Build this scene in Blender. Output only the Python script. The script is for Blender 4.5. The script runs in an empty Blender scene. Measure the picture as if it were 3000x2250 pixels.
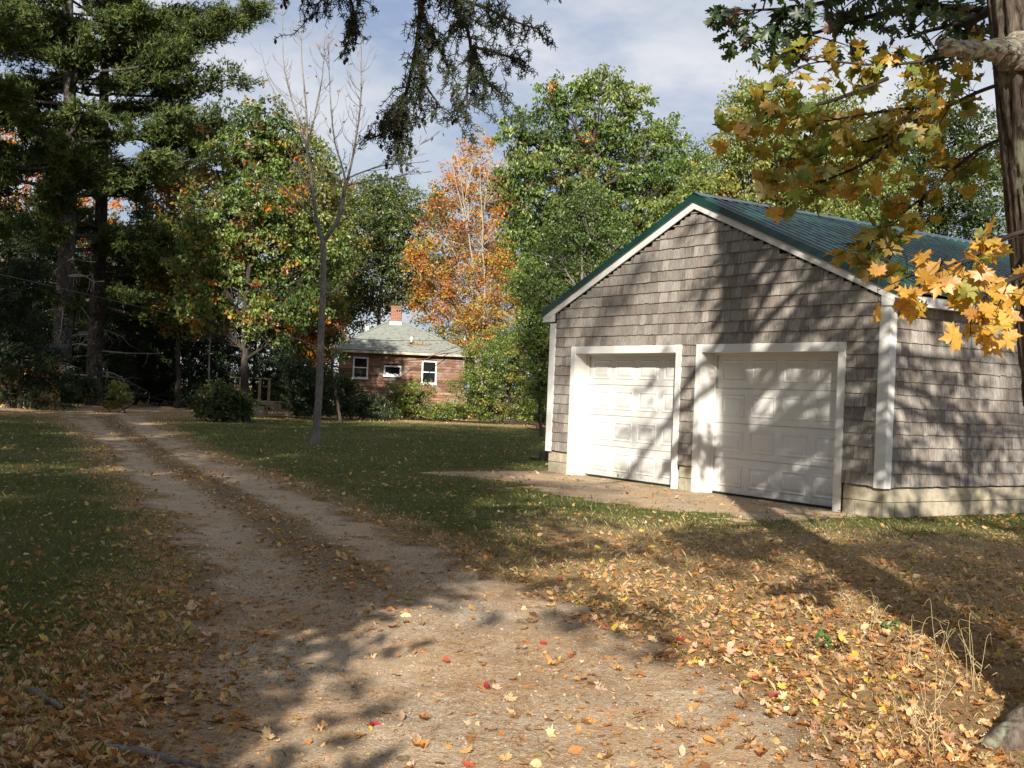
import bpy, math
import numpy as np
from mathutils import Matrix, Vector

R = math.radians
sc = bpy.context.scene
col = sc.collection

# ------------------------------------------------------------------ camera, sky, sun, exposure
F, PIT, ROL, H = 3371.5, R(.4534), R(2.4128), 1.4645      # focal length in photo pixels (3000 wide), pitch, roll, eye height
fw = np.array([0, math.cos(PIT), math.sin(PIT)]); rt = np.array([1., 0, 0]); up = np.cross(rt, fw)
r2 = math.cos(ROL) * rt + math.sin(ROL) * up
u2 = math.cos(ROL) * up - math.sin(ROL) * rt
CAM = np.array([0, 0, H])
cd = bpy.data.cameras.new('camera'); cam = bpy.data.objects.new('camera', cd); col.objects.link(cam)
cd.sensor_width = 36; cd.lens = F / 3000 * 36; cd.clip_start = .05; cd.clip_end = 3000
cam.matrix_world = Matrix(((r2[0], u2[0], -fw[0], CAM[0]), (r2[1], u2[1], -fw[1], CAM[1]), (r2[2], u2[2], -fw[2], CAM[2]), (0, 0, 0, 1)))
sc.camera = cam

SUN_AZ, SUN_EL = R(6), R(25)
world = bpy.data.worlds.new('World'); sc.world = world; world.use_nodes = True
def build_world():
    nt = world.node_tree; N = nt.nodes; L = nt.links
    bg = N['Background']
    sky = N.new('ShaderNodeTexSky'); sky.sky_type = 'NISHITA'; sky.sun_disc = False
    sky.sun_elevation = SUN_EL; sky.sun_rotation = R(180) + SUN_AZ
    tc = N.new('ShaderNodeTexCoord')
    mp = N.new('ShaderNodeMapping'); mp.inputs['Scale'].default_value = (1.0, 1.0, 2.3); mp.inputs['Rotation'].default_value = (0, .12, .3)
    L.new(tc.outputs['Generated'], mp.inputs[0])
    n1 = N.new('ShaderNodeTexNoise'); n1.inputs['Scale'].default_value = 3.4; n1.inputs['Detail'].default_value = 5; n1.inputs['Roughness'].default_value = .55; n1.inputs['Distortion'].default_value = .35
    n2 = N.new('ShaderNodeTexNoise'); n2.inputs['Scale'].default_value = 4.6; n2.inputs['Detail'].default_value = 5; n2.inputs['Roughness'].default_value = .6
    L.new(mp.outputs[0], n1.inputs[0]); L.new(mp.outputs[0], n2.inputs[0])
    rp = N.new('ShaderNodeValToRGB')
    e = rp.color_ramp.elements; e[0].position = .36; e[0].color = (.5, .5, .5, 1); e[1].position = .62; e[1].color = (.97, .97, .97, 1)
    L.new(n1.outputs[0], rp.inputs[0])
    cl = N.new('ShaderNodeValToRGB')
    e = cl.color_ramp.elements; e[0].position = .36; e[0].color = (3.8, 4.75, 7.0, 1); e[1].position = .62; e[1].color = (8.6, 8.75, 9.2, 1)
    L.new(n2.outputs[0], cl.inputs[0])
    mx = N.new('ShaderNodeMix'); mx.data_type = 'RGBA'
    L.new(rp.outputs[0], mx.inputs[0]); L.new(sky.outputs[0], mx.inputs[6]); L.new(cl.outputs[0], mx.inputs[7])
    L.new(mx.outputs[2], bg.inputs[0]); bg.inputs[1].default_value = .050
build_world()

sd = bpy.data.lights.new('sun', 'SUN'); sun = bpy.data.objects.new('sun', sd); col.objects.link(sun)
sd.energy = 5.0; sd.angle = R(.55); sd.color = (1, .93, .82)
sun.rotation_euler = Vector((math.sin(SUN_AZ) * math.cos(SUN_EL), math.cos(SUN_AZ) * math.cos(SUN_EL), -math.sin(SUN_EL))).to_track_quat('-Z', 'Y').to_euler()
sun.location = (-20, -180, 85)

vs = sc.view_settings
vs.view_transform = 'Standard'; vs.look = 'None'; vs.exposure = .92; vs.gamma = 1; vs.use_curve_mapping = False
sc.render.engine = 'CYCLES'
cy = sc.cycles
cy.use_denoising = True; cy.max_bounces = 5; cy.diffuse_bounces = 3; cy.glossy_bounces = 2; cy.transmission_bounces = 3; cy.transparent_max_bounces = 4
cy.sample_clamp_indirect = 6

# ------------------------------------------------------------------ measuring helpers: photo pixel -> place
def ray(px, py): return fw + (px - 1500) / F * r2 + (1125 - py) / F * u2
def G(px, py, z=0.):
    d = ray(px, py); return CAM + d * ((z - H) / d[2])
def at(px, py, Y):
    d = ray(px, py); return CAM + d * (Y / d[1])
def project(P):
    q = np.atleast_2d(P) - CAM; z = q @ fw
    return 1500 + F * (q @ r2) / z, 1125 - F * (q @ u2) / z, z

# ------------------------------------------------------------------ numpy noise
def vnoise(x, y, seed=0):
    x = np.asarray(x, float); y = np.asarray(y, float)
    xi = np.floor(x).astype(np.int64); yi = np.floor(y).astype(np.int64); xf = x - xi; yf = y - yi
    def h(a, b):
        n = (a * 374761393 + b * 668265263 + seed * 974711) & 0xffffffff
        n = ((n ^ (n >> 13)) * 1274126177) & 0xffffffff
        return ((n ^ (n >> 16)) & 0xffff) / 65535.
    u = xf * xf * (3 - 2 * xf); v = yf * yf * (3 - 2 * yf)
    return (h(xi, yi) * (1 - u) + h(xi + 1, yi) * u) * (1 - v) + (h(xi, yi + 1) * (1 - u) + h(xi + 1, yi + 1) * u) * v
def fbm(x, y, seed=0, o=4):
    s = 0; a = .5; t = 0
    for i in range(o):
        s = s + a * vnoise(np.asarray(x) * 2 ** i, np.asarray(y) * 2 ** i, seed + i * 17); t += a; a *= .5
    return s / t
def sstep(a, b, x):
    t = np.clip((np.asarray(x, float) - a) / (b - a), 0, 1); return t * t * (3 - 2 * t)

# ------------------------------------------------------------------ object helpers
def link(o, parent=None):
    col.objects.link(o)
    if parent is not None: o.parent = parent
    return o
def tag(o, label=None, cat=None, group=None, kind=None):
    if label: o['label'] = label
    if cat: o['category'] = cat
    if group: o['group'] = group
    if kind: o['kind'] = kind
    return o
def empty(name, loc, rz=0):
    o = bpy.data.objects.new(name, None); o.location = tuple(loc); o.rotation_euler = (0, 0, rz); o.empty_display_size = .2
    return link(o)
def mesh_tri(name, V, T, mat=None, C=None, smooth=False):
    me = bpy.data.meshes.new(name)
    V = np.ascontiguousarray(V, np.float32); T = np.ascontiguousarray(T, np.int32)
    me.vertices.add(len(V)); me.vertices.foreach_set('co', V.ravel())
    me.loops.add(T.size); me.loops.foreach_set('vertex_index', T.ravel())
    me.polygons.add(len(T)); me.polygons.foreach_set('loop_start', np.arange(0, T.size, 3, dtype=np.int32))
    me.polygons.foreach_set('use_smooth', np.full(len(T), bool(smooth)))
    me.update(calc_edges=True)
    if C is not None:
        a = me.color_attributes.new('col', 'FLOAT_COLOR', 'POINT')
        C4 = np.ones((len(V), 4), np.float32); C4[:, :3] = C; a.data.foreach_set('color', C4.ravel())
    if mat: me.materials.append(mat)
    return me
def obj(name, me, parent=None, loc=None, kind=None):
    o = bpy.data.objects.new(name, me); link(o, parent)
    if loc is not None: o.location = tuple(loc)
    if kind: o['kind'] = kind
    return o
def mesh_py(name, V, Fs, mat, smooth=False):
    me = bpy.data.meshes.new(name); me.from_pydata([tuple(map(float, v)) for v in V], [], Fs); me.update()
    if smooth: me.polygons.foreach_set('use_smooth', [True] * len(me.polygons))
    if mat: me.materials.append(mat)
    return me
BOXF = [(0, 3, 2, 1), (4, 5, 6, 7), (0, 1, 5, 4), (1, 2, 6, 5), (2, 3, 7, 6), (3, 0, 4, 7)]
def box(name, lo, hi, mat, parent=None, bevel=0):
    x0, y0, z0 = lo; x1, y1, z1 = hi
    V = [(x0, y0, z0), (x1, y0, z0), (x1, y1, z0), (x0, y1, z0), (x0, y0, z1), (x1, y0, z1), (x1, y1, z1), (x0, y1, z1)]
    o = obj(name, mesh_py(name, V, BOXF, mat), parent)
    if bevel:
        m = o.modifiers.new('bevel', 'BEVEL'); m.width = bevel; m.segments = 1
    return o
def prism(name, prof, a, b, mat, parent=None):
    """prof: list of 3D points (one end); a,b: offsets of both ends"""
    n = len(prof); P = np.array(prof, float)
    V = np.vstack([P + np.array(a), P + np.array(b)])
    Fs = [tuple(range(n))[::-1], tuple(range(n, 2 * n))] + [(i, (i + 1) % n, n + (i + 1) % n, n + i) for i in range(n)]
    return obj(name, mesh_py(name, V, Fs, mat), parent)
def tube(path, rad, n=7):
    P = np.asarray(path, float); k = len(P); rad = np.broadcast_to(np.asarray(rad, float), (k,))
    t = np.gradient(P, axis=0); t /= np.linalg.norm(t, axis=1)[:, None] + 1e-9
    ref = np.array([0, 0, 1.]) if abs(t[0][2]) < .9 else np.array([1., 0, 0])
    u = np.cross(t, ref); u /= np.linalg.norm(u, axis=1)[:, None] + 1e-9; v = np.cross(t, u)
    an = np.arange(n) * 2 * math.pi / n
    V = P[:, None, :] + rad[:, None, None] * (np.cos(an)[None, :, None] * u[:, None, :] + np.sin(an)[None, :, None] * v[:, None, :])
    i = np.arange(k - 1)[:, None] * n; j = np.arange(n)[None, :]; jn = (j + 1) % n
    a = (i + j).ravel(); b = (i + jn).ravel(); c = (i + n + jn).ravel(); d = (i + n + j).ravel()
    return V.reshape(-1, 3), np.vstack([np.stack([a, b, c], 1), np.stack([a, c, d], 1)])
class Acc:
    def __init__(s): s.V = []; s.T = []; s.C = []; s.n = 0
    def add(s, V, T, C=None):
        s.V.append(V); s.T.append(np.asarray(T) + s.n); s.n += len(V)
        if C is not None: s.C.append(np.broadcast_to(np.asarray(C, float), (len(V), 3)))
    def mesh(s, name, mat, smooth=False):
        return mesh_tri(name, np.vstack(s.V), np.vstack(s.T), mat, np.vstack(s.C) if s.C else None, smooth)
def curve(pts, n=8):
    """smooth polyline through points (Catmull-Rom)"""
    P = np.asarray(pts, float)
    if len(P) < 3: return np.array([P[0] + (P[-1] - P[0]) * t for t in np.linspace(0, 1, n)])
    Q = np.vstack([2 * P[0] - P[1], P, 2 * P[-1] - P[-2]]); out = []
    for i in range(1, len(Q) - 2):
        for t in np.linspace(0, 1, n, endpoint=False):
            a, b, c, d = Q[i - 1], Q[i], Q[i + 1], Q[i + 2]
            out.append(.5 * ((2 * b) + (c - a) * t + (2 * a - 5 * b + 4 * c - d) * t * t + (3 * b - a - 3 * c + d) * t ** 3))
    out.append(P[-1]); return np.array(out)
def frames(nrm, rs, roll=None):
    """rotation matrices with local z = nrm and random spin"""
    n = len(nrm); w = nrm / (np.linalg.norm(nrm, axis=1)[:, None] + 1e-9)
    ref = rs.normal(size=(n, 3)) if roll is None else roll
    u = np.cross(ref, w); u /= np.linalg.norm(u, axis=1)[:, None] + 1e-9; v = np.cross(w, u)
    return np.stack([u, v, w], 2)
def scatter(SV, ST, pos, M, scale, colr):
    """copies of a small shape (verts, tris) -> big arrays"""
    n = len(pos); k = len(SV); scale = np.asarray(scale, float)
    S = SV[None] * (scale[:, None, None] if scale.ndim == 1 else scale[:, None, :])
    V = np.einsum('nij,nkj->nki', M, S) + pos[:, None, :]
    T = ST[None] + (np.arange(n) * k)[:, None, None]
    return V.reshape(-1, 3), T.reshape(-1, 3), np.repeat(colr, k, axis=0)

# ------------------------------------------------------------------ leaf shapes (unit length, in xy plane, tip +y)
def fan(outline, curl=.12, seed=0):
    rs = np.random.default_rng(seed); P = np.array(outline, float); n = len(P)
    z = curl * ((P[:, 0] ** 2) * 1.6 + ((P[:, 1] - .45) ** 2) * .9) + rs.normal(0, abs(curl) * .18, n)
    V = np.vstack([[0, .42, -.01], np.c_[P, z]])
    T = np.array([(0, i + 1, (i + 1) % n + 1) for i in range(n)])
    V[:, 1] -= .0
    return V, T
def sym(right):
    r = [tuple(p) for p in right]
    return r + [(-x, y) for x, y in reversed(r) if abs(x) > 1e-6]
MAPLE = sym([(0, 0), (.12, .10), (.34, -.03), (.30, .13), (.55, .20), (.46, .34), (.62, .56), (.40, .52), (.33, .62), (.20, .50), (.22, .74), (.10, .72), (0, 1)])
OAK = sym([(0, 0), (.04, .10), (.20, .10), (.10, .26), (.34, .34), (.30, .42), (.13, .45), (.40, .66), (.30, .72), (.14, .62), (.24, .88), (.09, .80), (0, 1)])
OVATE = sym([(0, 0), (.20, .16), (.31, .40), (.24, .68), (0, 1)])
LMAPLE = [fan(MAPLE, c, i) for i, c in enumerate((.16, .38, -.26, .6))]
LOAK = [fan(OAK, c, i + 5) for i, c in enumerate((.2, .45, -.35))]
LOVATE = [fan(OVATE, c, i + 9) for i, c in enumerate((.25, .6, -.35))]
DIAMOND = (np.array([(0, 0, 0), (.30, .45, .10), (0, 1, 0), (-.30, .45, .10)], float), np.array([(0, 1, 2), (0, 2, 3)]))
LANCE = (np.array([(0, 0, 0), (.19, .40, .05), (.13, .72, .04), (0, 1, -.06), (-.13, .72, .04), (-.19, .40, .05)], float), np.array([(0, 1, 5), (1, 2, 5), (2, 4, 5), (2, 3, 4)]))

# ------------------------------------------------------------------ materials
class NT:
    def __init__(s, name):
        s.m = bpy.data.materials.new(name); s.m.use_nodes = True; s.t = s.m.node_tree; s.N = s.t.nodes; s.L = s.t.links
        s.N.clear(); s.out = s.N.new('ShaderNodeOutputMaterial')
    def n(s, typ, **kw):
        o = s.N.new(typ)
        for k, v in kw.items():
            if k in o.inputs: o.inputs[k].default_value = v
            else: setattr(o, k, v)
        return o
    def l(s, a, b): s.L.new(a, b)
    def pos(s, scale=(1, 1, 1), obj=False, rot=(0, 0, 0)):
        if obj: src = s.n('ShaderNodeTexCoord').outputs['Object']
        else: src = s.n('ShaderNodeNewGeometry').outputs['Position']
        mp = s.n('ShaderNodeMapping'); mp.inputs['Scale'].default_value = scale; mp.inputs['Rotation'].default_value = rot
        s.l(src, mp.inputs[0]); return mp.outputs[0]
    def noise(s, vec, scale, detail=4, rough=.55, dist=0):
        o = s.n('ShaderNodeTexNoise'); o.inputs['Scale'].default_value = scale; o.inputs['Detail'].default_value = detail
        o.inputs['Roughness'].default_value = rough; o.inputs['Distortion'].default_value = dist; s.l(vec, o.inputs['Vector']); return o.outputs[0]
    def ramp(s, fac, stops):
        o = s.n('ShaderNodeValToRGB'); e = o.color_ramp.elements
        while len(e) > 2: e.remove(e[-1])
        for i, (p, c) in enumerate(stops):
            if i > 1: e.new(p)
            e[i].position = p; c = (c, c, c) if isinstance(c, (int, float)) else c; e[i].color = (*c, 1)
        s.l(fac, o.inputs[0]); return o.outputs[0]
    def mix(s, fac, a, b, mode='MIX'):
        o = s.n('ShaderNodeMix'); o.data_type = 'RGBA'; o.blend_type = mode
        for i, v in ((0, fac), (6, a), (7, b)):
            if isinstance(v, (int, float)): o.inputs[i].default_value = v
            elif isinstance(v, tuple): o.inputs[i].default_value = (*v, 1)
            else: s.l(v, o.inputs[i])
        return o.outputs[2]
    def attr(s, name='col'):
        o = s.n('ShaderNodeAttribute'); o.attribute_name = name; return o.outputs['Color']
    def bump(s, h, strength=.4, dist=.01):
        o = s.n('ShaderNodeBump'); o.inputs['Strength'].default_value = strength; o.inputs['Distance'].default_value = dist; s.l(h, o.inputs['Height']); return o.outputs[0]
    def princ(s, colr, rough=.8, spec=.25, bump=None, metal=0, coat=0):
        p = s.n('ShaderNodeBsdfPrincipled')
        if isinstance(colr, tuple): p.inputs['Base Color'].default_value = (*colr, 1)
        else: s.l(colr, p.inputs['Base Color'])
        if isinstance(rough, (int, float)): p.inputs['Roughness'].default_value = rough
        else: s.l(rough, p.inputs['Roughness'])
        p.inputs['Specular IOR Level'].default_value = spec; p.inputs['Metallic'].default_value = metal
        if coat: p.inputs['Coat Weight'].default_value = coat; p.inputs['Coat Roughness'].default_value = .25
        if bump is not None: s.l(bump, p.inputs['Normal'])
        s.l(p.outputs[0], s.out.inputs[0]); return s.m

def m_leaf(name, trans=.38, gloss=.05, rough=.45, fleck=0):
    s = NT(name); c = s.attr()
    if fleck:
        c = s.mix(s.ramp(s.noise(s.pos(), 90, 3), [(.55, 0), (.72, fleck)]), c, (.12, .06, .02))
    d = s.n('ShaderNodeBsdfDiffuse'); t = s.n('ShaderNodeBsdfTranslucent'); g = s.n('ShaderNodeBsdfGlossy', Roughness=rough)
    s.l(c, d.inputs[0]); tc = s.mix(.85, c, (1.5, 1.5, .8), 'MULTIPLY'); s.l(tc, t.inputs[0])
    a = s.n('ShaderNodeMixShader'); a.inputs[0].default_value = trans; s.l(d.outputs[0], a.inputs[1]); s.l(t.outputs[0], a.inputs[2])
    b = s.n('ShaderNodeMixShader'); b.inputs[0].default_value = gloss; s.l(a.outputs[0], b.inputs[1]); s.l(g.outputs[0], b.inputs[2])
    s.l(b.outputs[0], s.out.inputs[0]); return s.m
def m_bark(name, dark, light, scale=(18, 18, 4), strength=.8, dist=.03, lichen=None):
    s = NT(name); v = s.pos(scale)
    a = s.noise(v, 1, 6, .65, .4); c = s.ramp(a, [(.34, dark), (.66, light)])
    if lichen:
        c = s.mix(s.ramp(s.noise(s.pos((1, 1, 1)), 7, 5, .6), [(.56, 0), (.66, .75)]), c, lichen)
    return s.princ(c, .92, .12, s.bump(a, strength, dist))
def m_plain(name, c, rough=.7, spec=.3, var=.15, scale=6, bump=.0, metal=0):
    s = NT(name); n = s.noise(s.pos(), scale, 5, .6)
    k = s.ramp(n, [(.3, 1 - var), (.7, 1 + var * .4)])
    cc = s.mix(1, c, k, 'MULTIPLY')
    return s.princ(cc, rough, spec, s.bump(n, bump, .01) if bump else None, metal)

M = {}
M['leaf'] = m_leaf('foliage')
M['leaf_near'] = m_leaf('autumn_leaf', .45, .06, .5, .6)
M['litter'] = m_leaf('dry_leaf', .22, .03, .6, .5)
M['needle'] = m_leaf('conifer_needles', .15, .02, .6)
M['grass'] = m_leaf('grass_blades', .3, .04, .5)
M['bark_dark'] = m_bark('bark_dark', (.025, .020, .016), (.085, .070, .058))
M['bark_pine'] = m_bark('bark_pine', (.022, .018, .015), (.10, .085, .075), (9, 9, 2.2), 1, .06, (.22, .24, .18))
M['bark_gray'] = m_bark('bark_gray', (.11, .098, .085), (.26, .235, .205), (26, 26, 7), .3, .006)
M['bark_pale'] = m_bark('bark_pale', (.20, .17, .13), (.46, .41, .33), (20, 20, 5), .4, .01)
M['bark_near'] = m_bark('bark_oak', (.032, .024, .018), (.17, .135, .11), (34, 34, 9), .9, .012, (.24, .25, .17))
M['twig'] = m_plain('twig_bark', (.045, .035, .028), .9, .1)
M['stub'] = m_bark('stub_wood', (.10, .085, .065), (.50, .45, .36), (10, 46, 46), 1.0, .02, (.36, .40, .24))
M['deadwood'] = m_bark('dead_wood', (.16, .15, .13), (.42, .41, .36), (30, 30, 5), .5, .01, (.40, .45, .34))

def m_ground():
    s = NT('ground_soil_grass'); p = s.pos()
    big = s.noise(p, .35, 4, .6); mid = s.noise(p, 2.6, 6, .65); fine = s.noise(p, 26, 6, .7); vf = s.noise(p, 120, 4, .7)
    soil = s.ramp(fine, [(.30, (.13, .086, .045)), (.50, (.33, .22, .115)), (.72, (.52, .365, .20))])
    soil = s.mix(s.ramp(vf, [(.45, 0), (.62, .6)]), soil, (.50, .35, .19))
    gr = s.ramp(fine, [(.3, (.036, .048, .013)), (.55, (.078, .098, .023)), (.75, (.15, .15, .043))])
    gmask = s.mix(.55, s.attr(), s.ramp(mid, [(.38, 0), (.62, 1)]), 'OVERLAY')
    c = s.mix(gmask, soil, gr)
    c = s.mix(s.ramp(big, [(.42, .0), (.65, .35)]), c, (.20, .145, .085))
    return s.princ(c, .95, .08, s.bump(s.mix(.5, fine, vf), .9, .03))
def m_gravel():
    s = NT('gravel'); p = s.pos()
    vo = s.n('ShaderNodeTexVoronoi'); vo.inputs['Scale'].default_value = 70; s.l(p, vo.inputs['Vector'])
    vo2 = s.n('ShaderNodeTexVoronoi'); vo2.inputs['Scale'].default_value = 150; s.l(p, vo2.inputs['Vector'])
    st = s.ramp(vo.outputs['Color'], [(.1, (.23, .19, .14)), (.5, (.45, .375, .275)), (.92, (.72, .64, .52))])
    st2 = s.ramp(vo2.outputs['Color'], [(.1, (.22, .17, .11)), (.6, (.45, .35, .235)), (.95, (.68, .58, .45))])
    c = s.mix(.4, st, st2)
    d = s.noise(p, 5, 6, .65); c = s.mix(s.ramp(d, [(.38, .5), (.66, .0)]), c, (.33, .25, .165))
    nd = s.noise(s.pos((6, 42, 1), rot=(0, 0, .3)), 1.4, 5, .6, 1.0)
    big = s.noise(p, 1.1, 4, .6)
    nm = s.mix(1, s.ramp(nd, [(.44, 0), (.56, 1)]), s.ramp(big, [(.36, 0), (.56, .7)]), 'MULTIPLY')
    c = s.mix(nm, c, (.46, .25, .10))
    fine = s.noise(p, 30, 5, .7)
    lit = s.ramp(fine, [(.3, (.085, .06, .036)), (.55, (.21, .145, .08)), (.75, (.38, .27, .155))])
    c = s.mix(s.attr(), c, lit)                                        # leafy centre strip between the wheel tracks
    h = s.mix(.5, vo.outputs['Distance'], s.noise(p, 60, 5, .7))
    return s.princ(c, .92, .12, s.bump(h, .8, .008))
M['ground'] = m_ground(); M['gravel'] = m_gravel()

# ------------------------------------------------------------------ where the drive and the apron run
GX = np.array([.5486, -.8361]); GY = np.array([.8361, .5486]); G0 = np.array([4.95, 15.16]); GW, GL = 7.72, 7.6
def gar(x, y):
    dx = np.asarray(x) - G0[0]; dy = np.asarray(y) - G0[1]
    return dx * GX[0] + dy * GX[1], dx * GY[0] + dy * GY[1]
LE = np.array([(-1.5, -3), (-1.45, 3), (-1.6, 5.4), (-2.05, 7.5), (-2.65, 9.6), (-3.55, 12), (-4.6, 14.6), (-6.1, 18), (-8.9, 25), (-12.1, 32), (-16.6, 42), (-20.5, 52), (-22, 62), (-21, 75)])
RE = np.array([(1.9, -3), (1.9, 3), (1.75, 4.5), (1.2, 6.5), (.55, 8), (-.3, 10), (-1.25, 12), (-2.15, 14.2), (-3.6, 17.6), (-5.6, 22), (-8.8, 30), (-12.4, 40), (-15.6, 50), (-15.5, 60), (-13, 75)])
YS = np.linspace(-3, 75, 400)
def drive_edges(y):
    return np.interp(y, LE[:, 1], LE[:, 0]), np.interp(y, RE[:, 1], RE[:, 0])
def drive_u(x, y):
    """-1..1 across the drive; beyond = outside"""
    l, r = drive_edges(y); w = (fbm(np.asarray(x) * 2.6, np.asarray(y) * 2.6, 5, 4) - .5) * .75
    u = (np.asarray(x) - (l + r) / 2) / ((r - l) / 2) ; return u + np.sign(u) * w * np.clip(2.2 / (r - l), .1, 1)
def ground_z(x, y):
    z = (fbm(np.asarray(x) * .25, np.asarray(y) * .25, 3, 3) - .5) * .10 + (fbm(np.asarray(x) * 2.2, np.asarray(y) * 2.2, 9, 3) - .5) * .035
    gxx, gyy = gar(x, y)
    near = sstep(2.2, .2, np.maximum(np.maximum(-GW - gxx, gxx), np.maximum(-gyy, gyy - GL)))   # level beside the garage
    z = z * (1 - near) + .02 * near
    u = np.abs(drive_u(x, y)); z = z - .025 * np.exp(-((u - .55) / .25) ** 2) * (np.asarray(y) < 60)
    return z
def apron_in(x, y):
    gxx, gyy = gar(x, y); n = (fbm(np.asarray(x) * 1.1, np.asarray(y) * 1.6, 31, 5) - .5) * 2.2
    return np.minimum(np.minimum(gxx + 8.0, -.15 - gxx), np.minimum(gyy + 2.5 + n, .3 - gyy))     # >0 inside
def dry_amount(x, y):
    """1 = dry leafy ground, 0 = green lawn"""
    u = np.abs(drive_u(x, y)); e = sstep(1.75, 1.0, u) * .8
    right = sstep(-.6, .8, x) * sstep(15.5, 11.5, y)
    leftnear = sstep(7.0, 5.0, y) * .45
    far = sstep(34, 44, y) * sstep(-9, -14, x)
    return np.clip(np.maximum.reduce([e, right * .95, leftnear, far, sstep(46, 52, y)]) + (fbm(np.asarray(x) * .9, np.asarray(y) * .9, 44, 3) - .5) * .5, 0, 1)

def spaced(pts):
    out = []
    for (a, b, n) in pts: out += list(np.linspace(a, b, n, endpoint=False))
    return np.array(out + [pts[-1][1]])
def grid_mesh(name, xs, ys, zf, mat, cf=None):
    X, Y = np.meshgrid(xs, ys); x = X.ravel(); y = Y.ravel(); z = zf(x, y)
    nx, ny = len(xs), len(ys); i = (np.arange(ny - 1)[:, None] * nx + np.arange(nx - 1)[None, :]).ravel()
    T = np.vstack([np.stack([i, i + 1, i + nx + 1], 1), np.stack([i, i + nx + 1, i + nx], 1)])
    C = None
    if cf is not None:
        c = cf(x, y); C = np.stack([c, c, c], 1)
    return mesh_tri(name, np.c_[x, y, z], T, mat, C, True)
xs = spaced([(-600, -60, 12), (-60, -14, 36), (-14, 8, 130), (8, 60, 36), (60, 600, 12)])
ys = spaced([(-600, -30, 10), (-30, 2, 24), (2, 22, 140), (22, 70, 90), (70, 700, 16)])
g = obj('ground', grid_mesh('ground', xs, ys, ground_z, M['ground'], lambda x, y: 1 - dry_amount(x, y)))
tag(g, 'leaf-strewn lawn and bare forest soil', None, None, 'structure')

def build_drive():
    ny, nx = 520, 46
    yy = np.concatenate([np.linspace(-3, 3, 20, endpoint=False), np.linspace(3, 24, 340, endpoint=False), np.linspace(24, 75, ny - 360)])
    uu = np.linspace(-1.35, 1.35, nx); U, Y = np.meshgrid(uu, yy); l, r = drive_edges(Y)
    X = (l + r) / 2 + U * (r - l) / 2; x = X.ravel(); y = Y.ravel(); d = np.abs(drive_u(x, y))
    z = ground_z(x, y) + .006 + .035 * (sstep(1.12, .90, d) - 1) + (fbm(x * 8, y * 8, 78, 2) - .5) * .012
    strip = np.exp(-(U.ravel() / .30) ** 4) * sstep(6.5, 10, y) + .8 * sstep(.74, .98, d)
    strip = np.clip(strip * 1.0 + (fbm(x * 3.5, y * 3.5, 61, 4) - .5) * .8, 0, 1)
    i = (np.arange(ny - 1)[:, None] * nx + np.arange(nx - 1)[None, :]).ravel()
    T = np.vstack([np.stack([i, i + 1, i + nx + 1], 1), np.stack([i, i + nx + 1, i + nx], 1)])
    o = obj('driveway', mesh_tri('driveway', np.c_[x, y, z], T, M['gravel'], np.stack([strip] * 3, 1), True))
    tag(o, 'winding gravel drive with two wheel tracks', None, None, 'structure')
    gxs = np.linspace(-8.6, .4, 180); gys = np.linspace(-4.2, .25, 100)
    A, B = np.meshgrid(gxs, gys); x = G0[0] + A.ravel() * GX[0] + B.ravel() * GY[0]; y = G0[1] + A.ravel() * GX[1] + B.ravel() * GY[1]
    a = apron_in(x, y); z = ground_z(x, y) + .006 + .03 * (sstep(-.3, .25, a) - 1) + (fbm(x * 9, y * 9, 77, 2) - .5) * .012
    ny, nx = 100, 180; i = (np.arange(ny - 1)[:, None] * nx + np.arange(nx - 1)[None, :]).ravel()
    T = np.vstack([np.stack([i, i + 1, i + nx + 1], 1), np.stack([i, i + nx + 1, i + nx], 1)])
    c = np.clip(.35 * sstep(.9, .1, a) + (fbm(x * 3, y * 3, 71, 4) - .5) * 1.4, 0, 1)
    o = obj('gravel_apron', mesh_tri('gravel_apron', np.c_[x, y, z], T, M['gravel'], np.stack([c] * 3, 1), True))
    tag(o, 'worn gravel apron in front of the garage doors', None, None, 'structure')
build_drive()

# ================================================================== GARAGE
def m_shingle():
    s = NT('weathered_shingle'); v = s.pos((70, 70, 5)); n = s.noise(v, 1, 6, .7, .5)
    c = s.mix(1, s.attr(), s.ramp(n, [(.28, (.40, .38, .37)), (.5, (.95, .94, .93)), (.72, (1.5, 1.44, 1.38))]), 'MULTIPLY')
    k = s.noise(s.pos((9, 9, 6)), 1.3, 4, .6); c = s.mix(s.ramp(k, [(.60, 0), (.78, .55)]), c, (.10, .065, .045))
    return s.princ(c, .9, .15, s.bump(n, .5, .006))
def m_paint(name, c=(.66, .65, .62), rough=.45, dirt=.12):
    s = NT(name); n = s.noise(s.pos((3, 3, 1.2)), 2.5, 5, .65)
    cc = s.mix(s.ramp(n, [(.45, 0), (.8, dirt)]), c, (.42, .39, .33))
    z = s.n('ShaderNodeSeparateXYZ'); s.l(s.pos(), z.inputs[0])
    low = s.ramp(z.outputs[2], [(.02, .8), (.42, 0)]); low = s.mix(1, low, s.ramp(s.noise(s.pos(), 14, 4), [(.4, 0), (.7, .8)]), 'MULTIPLY')   # splashed soil at the foot
    cc = s.mix(low, cc, (.30, .24, .17))
    return s.princ(cc, rough, .35, s.bump(s.noise(s.pos(), 60, 3), .06, .004))
def m_block():
    s = NT('concrete_block'); n = s.noise(s.pos(), 14, 6, .65)
    c = s.ramp(n, [(.3, (.30, .26, .19)), (.7, (.47, .41, .31))]); m = s.noise(s.pos(), 2.2, 4, .6)
    c = s.mix(s.ramp(m, [(.48, 0), (.7, .55)]), c, (.20, .21, .12))
    return s.princ(c, .95, .1, s.bump(s.noise(s.pos(), 90, 4, .7), .5, .006))
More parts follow.
